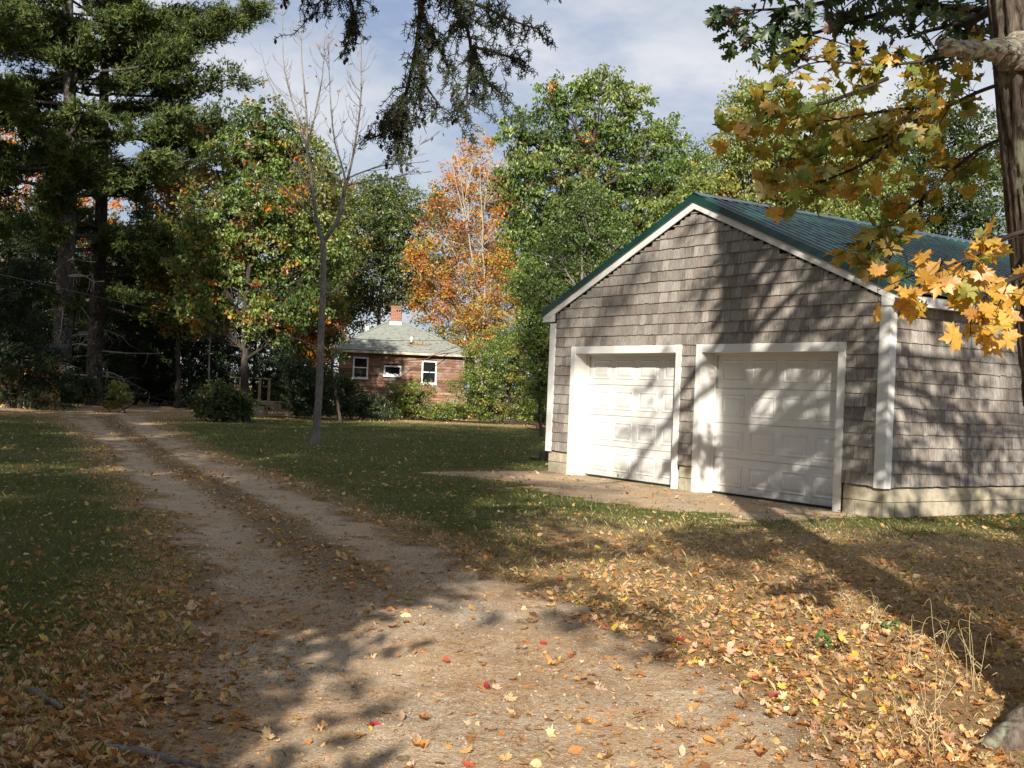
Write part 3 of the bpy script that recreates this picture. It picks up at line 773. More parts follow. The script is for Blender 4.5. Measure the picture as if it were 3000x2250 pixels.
def px_lobes(lst, Y, rs, dscale=.8):
    """lobes given where the photo shows them, at depth Y (with their own depth offset)"""
    out = []
    for it in lst:
        px, py, rx, ry = it[:4]; dy = it[4] if len(it) > 4 else rs.uniform(-.35, .35) * rx * Y / F * 1.6
        y = Y + dy; out.append((at(px, py, y), np.array([rx * y / F, rx * y / F * dscale, ry * y / F])))
    return out
def decid(name, label, base, lobes, nleaf, size, palette, weights, trunk_r=.16, seed=0, bark='bark_dark', shape=DIAMOND, per=26, clump=.42, group=None, cat='tree', stems=1, lean=None, upw=.7, droop=0, branchy=1.0, top_frac=.9, limb_r=.4):
    rs = np.random.default_rng(seed); base = np.array(base, float)
    root = empty(name, base); tag(root, label, cat, group)
    lob = [(c - base, r) for c, r in lobes]
    topz = max(c[2] + r[2] * .6 for c, r in lob) * top_frac
    mean = np.mean([c for c, r in lob], axis=0)
    acc = Acc(); trunks = []
    for s_ in range(stems):
        a = rs.uniform(0, 6.28); sp = .0 if stems == 1 else .35
        b0 = np.array([math.cos(a) * sp, math.sin(a) * sp, -.1])
        t1 = np.array([mean[0] * .45, mean[1] * .45, topz * .45]) + np.r_[rs.normal(0, .18 * (1 + (stems > 1) * 2), 2), 0]
        t2 = np.array([mean[0], mean[1], topz]) + np.r_[rs.normal(0, .25 * (1 + (stems > 1) * 4), 2), 0]
        P = curve([b0, (b0 + t1) / 2 + np.r_[rs.normal(0, .08, 2), 0], t1, t2], 7); P[1:-1, :2] += rs.normal(0, trunk_r * .15, (len(P) - 2, 2))
        rr = trunk_r / stems ** .5 * np.linspace(1, .16, len(P)) ** .9; rr[0] *= 1.35
        v, t = tube(P, rr, 9); acc.add(v, t); trunks.append((P, rr))
    vols = np.array([r[0] * r[1] * r[2] for c, r in lob]) ** .75; vols /= vols.sum()
    ncl = max(1, nleaf // per); cents = []; baccc = Acc()
    for (c, r), w in zip(lob, vols):
        P, rr = trunks[int(rs.integers(stems))]
        hd = np.hypot(*(c[:2] - P[-1][:2])); zs = np.clip(c[2] - r[2] * .5 - .7 * np.hypot(*(c[:2])), topz * .22, topz * .85)
        k = int(np.argmin(np.abs(P[:, 2] - zs))); st = P[k]
        mid = st + (c - st) * .5 + np.array([0, 0, -.06 * np.linalg.norm(c - st)]) + rs.normal(0, .12, 3)
        L = curve([st, mid, c], 6); lr = np.linspace(min(rr[k] * .6, trunk_r * limb_r), .018, len(L)); v, t = tube(L, lr, 6); acc.add(v, t)
        n = max(2, int(round(ncl * w)))
        d = rs.normal(size=(n, 3)); d /= np.linalg.norm(d, axis=1)[:, None]; rad = rs.random((n, 1)) ** .45
        q = c + d * rad * r; q += rs.normal(0, .08, q.shape) * r
        cents.append(q)
        for j in range(int(n * .30 * branchy)):
            i0 = int(rs.integers(2, len(L))); s0 = L[i0]; e = q[j]; m_ = (s0 + e) / 2 + rs.normal(0, .1, 3)
            v, t = tube(curve([s0, m_, e], 3), np.linspace(max(lr[i0] * .55, .014), .006, 7), 4); acc.add(v, t)
    cents = np.vstack(cents); zmin = .25; cents[:, 2] = np.maximum(cents[:, 2], zmin)
    obj('trunk', acc.mesh('trunk', M[bark], True), root)
    v, t, c = leaf_cloud(rs, cents, clump * rs.uniform(.7, 1.3, len(cents)), per, size, palette, weights, shape, upw, droop=droop)
    o = obj('crown', mesh_tri('crown', v, t, M['leaf'], c), root)
    return root

def tuft(nn=9, L=.16, w=.022, seed=0):
    rs = np.random.default_rng(seed); V = []; T = []
    for i in range(nn):
        d = rs.normal(size=3) * .75 + np.array([0, 1.0, .15]); d /= np.linalg.norm(d); s = np.cross(d, rs.normal(size=3)); s /= np.linalg.norm(s)
        k = len(V); V += [s * w * .5, -s * w * .5, d * L * rs.uniform(.75, 1.1)]; T.append((k, k + 1, k + 2))
    return np.array(V), np.array(T)
TUFTS = [tuft(5, .27, .058, i) for i in range(3)]
def pine_meshes(h, crown_z, limb, seed, trunk_r, ntuft, pal, dead=8, dense=1., tuft_scale=1., rad_fn=None):
    """white pine: straight trunk, whorled limbs that reach out flat, tufts massed in plates on the outer limbs"""
    rs = np.random.default_rng(seed); acc = Acc(); P = []; D = []
    T = curve([(0, 0, -.2), (rs.normal(0, .1), rs.normal(0, .1), h * .35), (rs.normal(0, .25), rs.normal(0, .25), h * .7), (rs.normal(0, .3), rs.normal(0, .3), h)], 9)
    rr = trunk_r * (1 - .93 * (np.clip(T[:, 2], 0, None) / h) ** 1.15); rr[0] *= 1.3; v, t = tube(T, rr, 12); acc.add(v, t)
    def tr(z): return np.array([np.interp(z, T[:, 2], T[:, 0]), np.interp(z, T[:, 2], T[:, 1]), z])
    z = crown_z; dacc = Acc(); lim = []
    while z < h - .3:
        f = (z - crown_z) / (h - crown_z); ln = limb * (rad_fn(f) if rad_fn else (1.0 - .82 * f ** 1.3)); n = int(rs.integers(2, 6)); a0 = rs.uniform(0, 6.28)
        for k in range(n):
            a = a0 + k * 6.283 / n + rs.normal(0, .5); l = ln * rs.uniform(.35, 1.2); s = tr(z + rs.normal(0, .4))
            rise = rs.uniform(-.20, .42) * l + .2 * f * l
            e = s + np.array([math.cos(a) * l, math.sin(a) * l, rise]); m_ = s + (e - s) * .5 + np.array([0, 0, -.06 * l]) + rs.normal(0, .1, 3)
            L = curve([s, m_, e], 6); lr = np.linspace(.10 * trunk_r / .4 * (1 - .6 * f) + .01, .012, len(L)); v, t = tube(L, lr, 5); acc.add(v, t); lim.append((L, l))
        z += rs.uniform(.6, 1.25)
    per = max(1, int(ntuft / max(1, sum(l for _, l in lim))))
    for L, l in lim:
        nb = max(3, int(l * 2.6))
        for b in range(nb):
            u = rs.uniform(.32, 1.0); i = min(len(L) - 1, int(u * (len(L) - 1))); s0 = L[i]; dr = L[-1] - L[0]; dr = dr / np.linalg.norm(dr)
            side = np.cross(dr, (0, 0, 1.)) * rs.choice((-1, 1)); bl = l * rs.uniform(.12, .34) * (1.25 - u * .6)
            dirn = dr * .7 + side * rs.uniform(.3, 1.0) + np.array([0, 0, rs.uniform(-.05, .28)]); dirn /= np.linalg.norm(dirn); e = s0 + dirn * bl
            v, t = tube(np.array([s0, (s0 + e) / 2 + rs.normal(0, .04, 3), e]), np.array([.016, .012, .006]), 4); acc.add(v, t)
            n = max(2, int(per * bl * 1.5)); tt = rs.uniform(.2, 1.08, (n, 1)); p = s0 + (e - s0) * tt + rs.normal(0, .17, (n, 3)) * np.array([1, 1, .9]) * max(.7, bl)
            P.append(p); D.append(np.broadcast_to(dirn, (n, 3)) + rs.normal(0, .35, (n, 3)) + np.array([0, 0, .3]))
    deads = []
    for k in range(dead):
        dacc = Acc()
        zz = rs.uniform(.25, 1.0) * crown_z; a = rs.uniform(0, 6.28); l = rs.uniform(.8, limb * .6); s = tr(zz)
        L = curve([s, s + np.array([math.cos(a) * l * .5, math.sin(a) * l * .5, rs.uniform(-.2, .1)]), s + np.array([math.cos(a) * l, math.sin(a) * l, rs.uniform(-.9, .0)])], 5); v, t = tube(L, np.linspace(.045, .008, len(L)), 5); dacc.add(v, t)
        for j in range(7):
            i = int(rs.integers(3, len(L))); e = L[i] + np.array([rs.normal(0, .3), rs.normal(0, .3), rs.uniform(-.7, .1)]); v, t = tube(curve([L[i], (L[i] + e) / 2 + rs.normal(0, .08, 3), e], 3), np.linspace(.012, .004, 7), 4); dacc.add(v, t)
        deads.append(dacc.mesh('dead_branch', M['deadwood'], True))
    P = np.vstack(P); D = np.vstack(D); D /= np.linalg.norm(D, axis=1)[:, None]
    u = np.cross(D, rs.normal(size=D.shape)); u /= np.linalg.norm(u, axis=1)[:, None]; w = np.cross(u, D); Mx = np.stack([u, D, w], 2)
    pal = np.array(pal); c = pal[rs.integers(len(pal), size=len(P))] * rs.uniform(.6, 1.35, (len(P), 1)) * (.75 + .5 * fbm(P[:, 0] * .8, P[:, 2] * .8, seed, 2))[:, None]
    A = Acc(); k3 = rs.integers(3, size=len(P))
    for k in range(3):
        m_ = k3 == k
        if m_.any(): v, t, cc = scatter(*TUFTS[k], P[m_], Mx[m_], rs.uniform(.7, 1.25, m_.sum()) * tuft_scale, c[m_]); A.add(v, t, cc)
    return acc.mesh('trunk', M['bark_pine'], True), A.mesh('crown', M['needle']), deads
def pine(name, label, base, meshes, rz=0, sc_=1., group=None):
    root = empty(name, base, rz); root.scale = (sc_,) * 3; tag(root, label, 'tree', group)
    obj('trunk', meshes[0], root); obj('crown', meshes[1], root)
    if meshes[2] and name == 'white_pine':
        for me in meshes[2]: obj('dead_branch', me, root)
    return root

PG = [(.040, .068, .024), (.065, .098, .028), (.095, .125, .034), (.125, .145, .038)]
GRN = [(.10, .165, .030), (.145, .21, .040), (.20, .245, .055), (.075, .125, .027)]
YEL = (.38, .25, .03); ORG = (.50, .19, .025); RST = (.26, .095, .035); OLV = (.15, .14, .035)

# ---- big white pines at the left
pm1 = pine_meshes(31, 7.0, 6.8, 21, .46, 15000, PG, 14, rad_fn=lambda f: (.75 + .5 * f) * (1 - f ** 4))
pm2 = pine_meshes(29, 4.8, 7.2, 22, .42, 15500, PG, 14, rad_fn=lambda f: (.75 + .55 * f) * (1 - f ** 4))
pine('white_pine', 'tall dark white pine, the left one of the twin trunks', G(172, 1188), pm1, .4)
pine('white_pine', 'tall white pine with pale lichen-streaked trunk, right of the twin trunks', G(272, 1186) , pm2, 1.1)
# ---- dark young evergreens under them
def young_evergreen():
    rs = np.random.default_rng(31); acc = Acc(); h = 7.5; T = curve([(0, 0, -.1), (.05, 0, 3.5), (0, .05, h)], 8); v, t = tube(T, np.linspace(.11, .015, len(T)), 8); acc.add(v, t); q = []
    z = .35
    while z < h - .15:
        for k in range(4):
            a = rs.uniform(0, 6.28); l = 2.3 * (1 - z / h) ** .8 * rs.uniform(.55, 1.15) + .12; s_ = np.array([0, 0, z]); e = s_ + np.array([math.cos(a) * l, math.sin(a) * l, -.12 * l + .1])
            v, t = tube(np.array([s_, (s_ + e) / 2 + np.array([0, 0, .08]), e]), np.array([.02, .014, .005]), 4); acc.add(v, t); m_ = max(3, int(l * 8)); uu = rs.uniform(.15, 1.05, (m_, 1)); q.append(s_ + (e - s_) * uu + rs.normal(0, .13, (m_, 3)))
        z += rs.uniform(.16, .30)
    q = np.vstack(q); v, t, c = leaf_cloud(rs, q, .22, 16, .13, [(.016, .028, .011), (.024, .040, .014), (.036, .055, .018)], [3, 3, 1], LANCE, flat=.5, droop=.5)
    return acc.mesh('trunk', M['bark_dark'], True), mesh_tri('crown', v, t, M['needle'], c), None
pm3 = young_evergreen()
for i, (px, py, Y, s_, lab) in enumerate([(60, 1150, 46, .95, 'dark young evergreen above the tan shed'), (395, 1185, 61, 1.05, 'shadowy evergreen at the far end of the drive, left of the opening'), (500, 1190, 64, 1.2, 'shadowy evergreen closing the view where the drive ends'), (615, 1190, 60, .95, 'dim evergreen behind the shrub at the drive bend'), (905, 1190, 57, .62, 'dark evergreen bush at the left corner of the cabin'), (1590, 1180, 62, .75, 'small dark hemlock between the shrubs and the garage'), (120, 1180, 66, 1.25, 'dark evergreen behind the left pine trunk'), (330, 1185, 68, 1.3, 'dark evergreen behind the right pine trunk'), (20, 1180, 64, 1.2, 'dark evergreen behind the shed at the left edge'), (740, 1190, 62, 1.0, 'dark evergreen behind the oak left of the bare tree'), (830, 1190, 64, .9, 'dark evergreen behind the porch deck'), (100, 1180, 73, 1.7, 'tall dark evergreen far behind the left pine trunk'), (250, 1180, 71, 1.5, 'tall dark evergreen glimpsed between the twin pine trunks'), (400, 1180, 74, 1.7, 'tall dark evergreen right of the twin pines'), (-30, 1180, 60, 1.6, 'tall dark evergreen cut by the left edge')]):
    p = at(px, py, Y); p[2] = 0; pine('young_evergreen', lab, p, pm3, i * 1.3, s_ * 1.1, 'young evergreens in the understory')


# ---- broadleaf trees, left to right
rsL = np.random.default_rng(77)
def T_(name, label, basepx, Y, lobes, *a, **k):
    b = at(basepx[0], basepx[1], Y); b[2] = 0
    return decid(name, label, b, px_lobes(lobes, Y, rsL), *a, **k)
T_('maple_tree', 'orange maple glowing behind the pines at the left edge', (60, 1180), 76, [(30, 420, 120, 110), (60, 600, 140, 120), (20, 760, 130, 100), (200, 640, 110, 140)], 9000, .22, [ORG, YEL, (.30, .12, .02)], [5, 3, 2], .22, 1)
T_('maple_tree', 'orange-brown maple seen between the pine trunks and the oak', (440, 1180), 78, [(330, 700, 110, 130), (430, 820, 130, 90), (360, 900, 120, 70), (470, 640, 90, 120)], 8000, .22, [ORG, (.30, .13, .02), OLV], [5, 3, 2], .2, 2)
T_('oak_tree', 'broad green and rust oak standing left of the bare tree', (722, 1240), 42, [(760, 380, 110, 100), (690, 470, 130, 110), (850, 450, 120, 110), (640, 600, 130, 120), (780, 610, 160, 130), (940, 580, 100, 110), (610, 760, 120, 110), (740, 790, 150, 110), (900, 770, 130, 110), (980, 700, 60, 80), (620, 900, 100, 90), (800, 930, 120, 80), (900, 900, 70, 70)], 36000, .165, GRN + [ORG, RST, OLV, YEL], [5, 6, 4, 3, 1.6, 3, 4, 1.2], .17, 3, shape=DIAMOND, clump=.32, droop=.5)
T_('oak_tree', 'rust-tinged oak sapling beside the thin bare tree', (1000, 1215), 46, [(950, 890, 60, 60), (985, 950, 45, 55), (920, 970, 60, 60), (870, 1000, 60, 50), (950, 1040, 50, 50)], 6000, .16, GRN + [RST, ORG], [4, 4, 2, 3, 4, 2], .07, 4, shape=LANCE, clump=.33, droop=.5)
T_('ash_tree', 'olive green tree rising behind the cabin chimney', (1110, 1150), 72, [(1130, 560, 110, 50), (1060, 640, 100, 90), (1190, 640, 110, 90), (1110, 740, 140, 100), (1230, 770, 110, 90), (1040, 800, 90, 110), (1180, 860, 120, 70)], 26000, .20, [(.09, .13, .03), (.13, .165, .036), (.19, .18, .045), (.06, .095, .024)], [4, 4, 3, 2], .22, 5, clump=.55)
T_('pine_sapling_tree', 'dull green leafy tree filling the gap left of the chimney', (1000, 1150), 74, [(960, 640, 70, 90), (970, 780, 80, 110), (1040, 880, 80, 80), (940, 900, 80, 90)], 14000, .20, [(.06, .095, .026), (.10, .135, .034), OLV], [4, 4, 2], .16, 6, clump=.5)
T_('maple_tree', 'orange maple with pale fanning stems right of the cabin', (1420, 1180), 63, [(1400, 440, 60, 60), (1350, 530, 80, 90), (1440, 560, 90, 90), (1300, 660, 90, 80), (1420, 690, 110, 90), (1240, 760, 80, 70), (1360, 810, 130, 90), (1480, 790, 100, 90), (1300, 880, 110, 80), (1450, 910, 110, 80), (1390, 980, 110, 60)], 21000, .17, [ORG, YEL, (.52, .25, .04), RST, OLV], [5, 4, 3, 2, 1], .20, 7, 'bark_pale', stems=4, branchy=3.2, clump=.5, limb_r=.42)
T_('oak_tree', 'tall full green oak rising behind the garage roof', (1730, 1180), 43, [(1640, 280, 80, 60), (1760, 260, 100, 60), (1860, 300, 70, 60), (1560, 400, 110, 90), (1700, 390, 130, 100), (1840, 410, 120, 90), (1950, 420, 80, 80), (1520, 520, 90, 80), (1650, 530, 140, 100), (1800, 540, 150, 100), (1950, 540, 110, 90), (1580, 660, 120, 90), (1740, 680, 160, 100), (1900, 660, 140, 90), (1620, 800, 130, 90), (1800, 820, 150, 80)], 40000, .165, GRN + [ORG, YEL, OLV], [5, 7, 5, 4, .25, .5, 1.5], .24, 8, shape=DIAMOND, clump=.32, droop=.8)
T_('birch_tree', 'light green young birch close behind the garage ridge, left side', (1700, 1180), 33, [(1730, 590, 80, 60), (1670, 660, 90, 80), (1780, 680, 90, 70), (1640, 760, 90, 80), (1720, 790, 110, 80), (1600, 860, 80, 80), (1680, 900, 100, 80)], 13000, .10, [(.10, .16, .035), (.13, .18, .045), (.075, .12, .03)], [4, 3, 3], .09, 9, 'bark_gray', clump=.32)
T_('shrub_tree', 'bushy green tree hugging the left wall of the garage', (1590, 1200), 40, [(1560, 820, 60, 60), (1600, 900, 60, 80), (1560, 960, 60, 80), (1600, 1040, 50, 80), (1585, 1120, 40, 60)], 12000, .11, GRN, [4, 5, 4, 2], .06, 10, clump=.36)
T_('aspen_tree', 'pale green aspen behind the garage ridge near the maple boughs', (2180, 1180), 37, [(2170, 300, 60, 80), (2240, 350, 90, 90), (2150, 440, 70, 70), (2280, 470, 120, 90), (2200, 560, 120, 80), (2080, 560, 100, 70), (2340, 580, 110, 80), (2000, 620, 90, 60), (2150, 680, 140, 80)], 27000, .13, [(.18, .225, .05), (.24, .265, .06), (.13, .18, .04), (.32, .28, .05)], [4, 4, 3, 1], .13, 11, 'bark_gray', clump=.36, droop=.6)
T_('aspen_tree', 'pale green aspen filling the gap between ridge and maple leaves', (2480, 1180), 40, [(2430, 330, 90, 80), (2520, 420, 110, 90), (2420, 500, 120, 90), (2560, 560, 130, 90), (2450, 640, 140, 80), (2600, 670, 120, 70)], 21000, .14, [(.18, .225, .05), (.24, .26, .06), (.13, .18, .04)], [4, 3, 3], .14, 12, 'bark_gray', clump=.4, droop=.6)
T_('ash_tree', 'dull green tree behind the garage beside the big trunk', (2800, 1180), 42, [(2700, 330, 110, 100), (2820, 400, 120, 110), (2700, 500, 120, 90), (2830, 560, 120, 90), (2740, 650, 130, 70), (2900, 650, 100, 80), (2950, 480, 90, 100)], 20000, .14, [(.085, .13, .034), (.085, .12, .035), (.04, .065, .022)], [4, 3, 3], .18, 13, clump=.42)

T_('birch_tree', 'yellow-green tree filling the space between the pines and the oak', (520, 1180), 58, [(500, 560, 70, 70), (560, 500, 60, 80), (470, 680, 90, 90), (560, 660, 90, 90), (500, 800, 100, 90), (590, 800, 80, 90), (540, 920, 100, 80)], 17000, .18, [(.12, .15, .035), (.18, .19, .045), OLV, ORG], [4, 3, 3, 1], .15, 14, clump=.5)
T_('ash_tree', 'tall olive tree behind the oak and the bare tree', (880, 1180), 66, [(800, 480, 90, 90), (900, 520, 100, 90), (1000, 600, 90, 80), (850, 650, 120, 100), (980, 720, 110, 90), (760, 620, 90, 100), (900, 820, 130, 90)], 20000, .20, [(.09, .13, .03), (.14, .165, .04), OLV, YEL], [4, 3, 3, 1], .18, 15, clump=.55)
T_('oak_tree', 'green tree filling the gap between the orange maple and the tall oak', (1530, 1180), 66, [(1500, 600, 90, 90), (1560, 700, 100, 90), (1500, 780, 90, 90), (1290, 620, 60, 70), (1560, 850, 90, 90)], 13000, .19, GRN, [4, 5, 3, 3], .16, 16, clump=.5)
T_('aspen_tree', 'bright green tree topping the view right of the tall oak', (2050, 1180), 48, [(2040, 480, 90, 70), (2100, 560, 100, 70), (1990, 580, 90, 70), (2060, 660, 110, 70)], 13000, .13, [(.15, .20, .05), (.20, .235, .06), (.10, .155, .04)], [4, 3, 3], .12, 17, clump=.42)
# ---- shrubs
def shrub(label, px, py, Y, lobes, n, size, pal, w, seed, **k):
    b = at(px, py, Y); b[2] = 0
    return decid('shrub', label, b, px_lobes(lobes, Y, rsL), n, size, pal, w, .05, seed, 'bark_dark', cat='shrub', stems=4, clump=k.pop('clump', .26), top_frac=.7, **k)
SG = [(.12, .175, .034), (.175, .23, .045), (.25, .27, .058), (.34, .30, .06)]
shrub('big rounded yellow-green shrub at the right end of the cabin', 1480, 1235, 53, [(1430, 1070, 90, 80), (1520, 1050, 90, 90), (1390, 1140, 90, 70), (1490, 1140, 100, 80), (1570, 1120, 60, 90), (1450, 1205, 100, 35), (1550, 1200, 65, 40)], 22000, .11, SG, [3, 4, 3, 1], 41)
shrub('tall wispy shrub behind the rounded one, against the orange maple', 1450, 1215, 56, [(1400, 1010, 50, 40), (1470, 1000, 60, 50), (1540, 990, 50, 60)], 4000, .12, SG + [ORG], [3, 4, 3, 1, 1], 42)
shrub('low green shrub under the tall cabin window', 1310, 1238, 54, [(1290, 1205, 60, 28), (1350, 1205, 60, 30), (1300, 1222, 60, 18), (1240, 1212, 50, 25)], 7000, .11, SG, [4, 4, 2, 1], 43)
shrub('green and reddish shrub under the small cabin window', 1190, 1238, 54, [(1180, 1160, 60, 50), (1230, 1150, 50, 40), (1140, 1190, 60, 45), (1200, 1210, 70, 30)], 9000, .11, SG + [RST], [4, 4, 2, 1, 2], 44)
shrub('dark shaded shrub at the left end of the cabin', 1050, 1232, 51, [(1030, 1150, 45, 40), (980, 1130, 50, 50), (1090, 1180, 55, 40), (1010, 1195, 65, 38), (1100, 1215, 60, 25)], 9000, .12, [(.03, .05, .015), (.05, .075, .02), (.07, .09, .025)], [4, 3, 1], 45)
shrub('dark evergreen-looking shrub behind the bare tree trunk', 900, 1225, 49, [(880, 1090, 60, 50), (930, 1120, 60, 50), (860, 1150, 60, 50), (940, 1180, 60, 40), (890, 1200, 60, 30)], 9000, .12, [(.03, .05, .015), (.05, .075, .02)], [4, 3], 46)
shrub('leafy shrub at the inside of the drive bend', 650, 1245, 41, [(610, 1170, 50, 40), (660, 1160, 50, 40), (700, 1190, 50, 40), (620, 1210, 50, 25), (680, 1220, 50, 20)], 6500, .13, [(.06, .09, .02), (.09, .12, .03), OLV], [4, 3, 2], 47, clump=.32)
shrub('small sunlit yellow-green bush left of the drive', 345, 1196, 47, [(345, 1135, 26, 22), (355, 1165, 30, 20), (330, 1185, 26, 12)], 1300, .11, [(.24, .24, .05), (.16, .19, .04)], [3, 2], 48)
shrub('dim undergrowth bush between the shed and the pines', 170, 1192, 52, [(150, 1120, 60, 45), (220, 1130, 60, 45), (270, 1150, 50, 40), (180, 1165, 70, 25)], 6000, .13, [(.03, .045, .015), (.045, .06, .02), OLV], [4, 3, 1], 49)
shrub('yellow-green weeds in the gap left of the garage', 1580, 1232, 47, [(1585, 1222, 22, 12)], 700, .12, [(.20, .22, .04), (.14, .18, .03)], [1, 1], 50)

# ---- far woods: one mass behind everything
def far_woods():
    rs = np.random.default_rng(90); acc = Acc(); cents = []; pals = []
    cacc = Acc()
    for i in range(84):
        x = rs.uniform(-62, 58) if i < 64 else rs.uniform(-50, -14); y = rs.uniform(84, 104); h = rs.uniform(9, 14.5) * (1.1 if x < -22 else 1)
        if -14 < x < 0: h *= .72
        P = curve([(x, y, 0), (x + rs.normal(0, .3), y, h * .5), (x + rs.normal(0, .6), y, h * .9)], 4); v, t = tube(P, np.linspace(.17, .04, len(P)), 5); acc.add(v, t)
        r = rs.uniform(2.2, 3.4); n = 34; d = rs.normal(size=(n, 3)); d /= np.linalg.norm(d, axis=1)[:, None]
        q = np.array([x, y, h * .60]) + d * (rs.random((n, 1)) ** .4) * np.array([r, r, h * .38])
        pal = [[(.05, .08, .022), (.08, .11, .03)], [OLV, (.09, .11, .03)], [ORG, OLV, RST], [(.035, .06, .022), (.05, .08, .026)]][rs.choice(4, p=[.4, .25, .12, .23])]
        v, t, c = leaf_cloud(rs, q, .9, 26, .27, pal, [1] * len(pal)); cacc.add(v, t, c)
    o = obj('far_woods', cacc.mesh('far_woods', M['leaf'])); tag(o, 'mixed autumn woods closing the background', 'woods', None, 'stuff')
    o = obj('far_trunks', acc.mesh('far_trunks', M['bark_dark'], True)); tag(o, 'bare trunks standing in the far woods', 'woods', None, 'stuff')
    # undergrowth that closes the foot of the woods
    n = 620; x = np.concatenate([rs.uniform(-70, 60, 420), rs.uniform(-48, -12, 200)]); y = rs.uniform(70, 98, n); keep = ~((x > -9.5) & (x < -1) & (y < 68)); q = np.c_[x, y, rs.uniform(.3, 3.0, n) * np.where(x < -12, 2.3, 1)][keep]
    v, t, c = leaf_cloud(rs, q, 1.5, 42, .26, [(.03, .045, .015), (.05, .065, .02), OLV], [4, 3, 1]); o = obj('undergrowth', mesh_tri('undergrowth', v, t, M['leaf'], c)); tag(o, 'dark undergrowth at the foot of the woods', 'undergrowth', None, 'stuff')
far_woods()

# ---- slender saplings seen as pale stems in the dark understory
def saplings():
    rs = np.random.default_rng(15)
    labs = ['thin pale stem left of the porch deck, leaning slightly', 'thin grey stem in the dark woods, second from the porch deck', 'mottled pale birch stem near the porch deck', 'thin dark stem left of the mottled birch stem', 'slim grey stem deep in the shade right of the drive']
    for (px, Y, r), lab in zip([(560, 62, .05), (590, 60, .06), (618, 58, .07), (640, 61, .05), (535, 66, .06)], labs):
        b = at(px, 1195, Y); b[2] = 0; root = empty('sapling', b); tag(root, lab, 'tree', 'slim stems in the shade')
        P = curve([(0, 0, 0), (rs.normal(0, .12), 0, 2.2), (rs.normal(0, .3), 0, 5.2)], 6); v, t = tube(P, np.linspace(r, r * .35, len(P)), 6)
        obj('trunk', mesh_tri('trunk', v, t, M['bark_gray'], None, True), root)
        c = P[-4:][np.arange(12) % 4] + rs.normal(0, .45, (12, 3)); v, t, cc = leaf_cloud(rs, c, .5, 22, .15, [RST, OLV, (.05, .08, .02)], [1, 2, 3]); obj('crown', mesh_tri('crown', v, t, M['leaf'], cc), root)
    # forked little tree in front of the shed
    b = G(24, 1197); root = empty('forked_tree', b); tag(root, 'small dark forked tree in front of the tan shed', 'tree'); b = np.array(b)
    acc = Acc()
    for pts in ([(24, 1200), (18, 1150), (8, 1110), (4, 1060)], [(22, 1185), (30, 1130), (38, 1090), (42, 1050)]):
        P = curve([at(x, y, b[1]) - b for x, y in pts], 6); v, t = tube(P, np.linspace(.13, .05, len(P)), 7); acc.add(v, t)
    obj('trunk', acc.mesh('trunk', M['bark_dark'], True), root)
    c = np.array([at(x, y, b[1]) - b for x, y in ((0, 1030), (40, 1020), (70, 1000), (20, 990), (50, 1040))]); v, t, cc = leaf_cloud(rs, np.repeat(c, 6, 0) + rs.normal(0, .4, (30, 3)), .45, 30, .14, [(.03, .05, .015), (.05, .07, .02)], [1, 1]); obj('crown', mesh_tri('crown', v, t, M['leaf'], cc), root)
saplings()

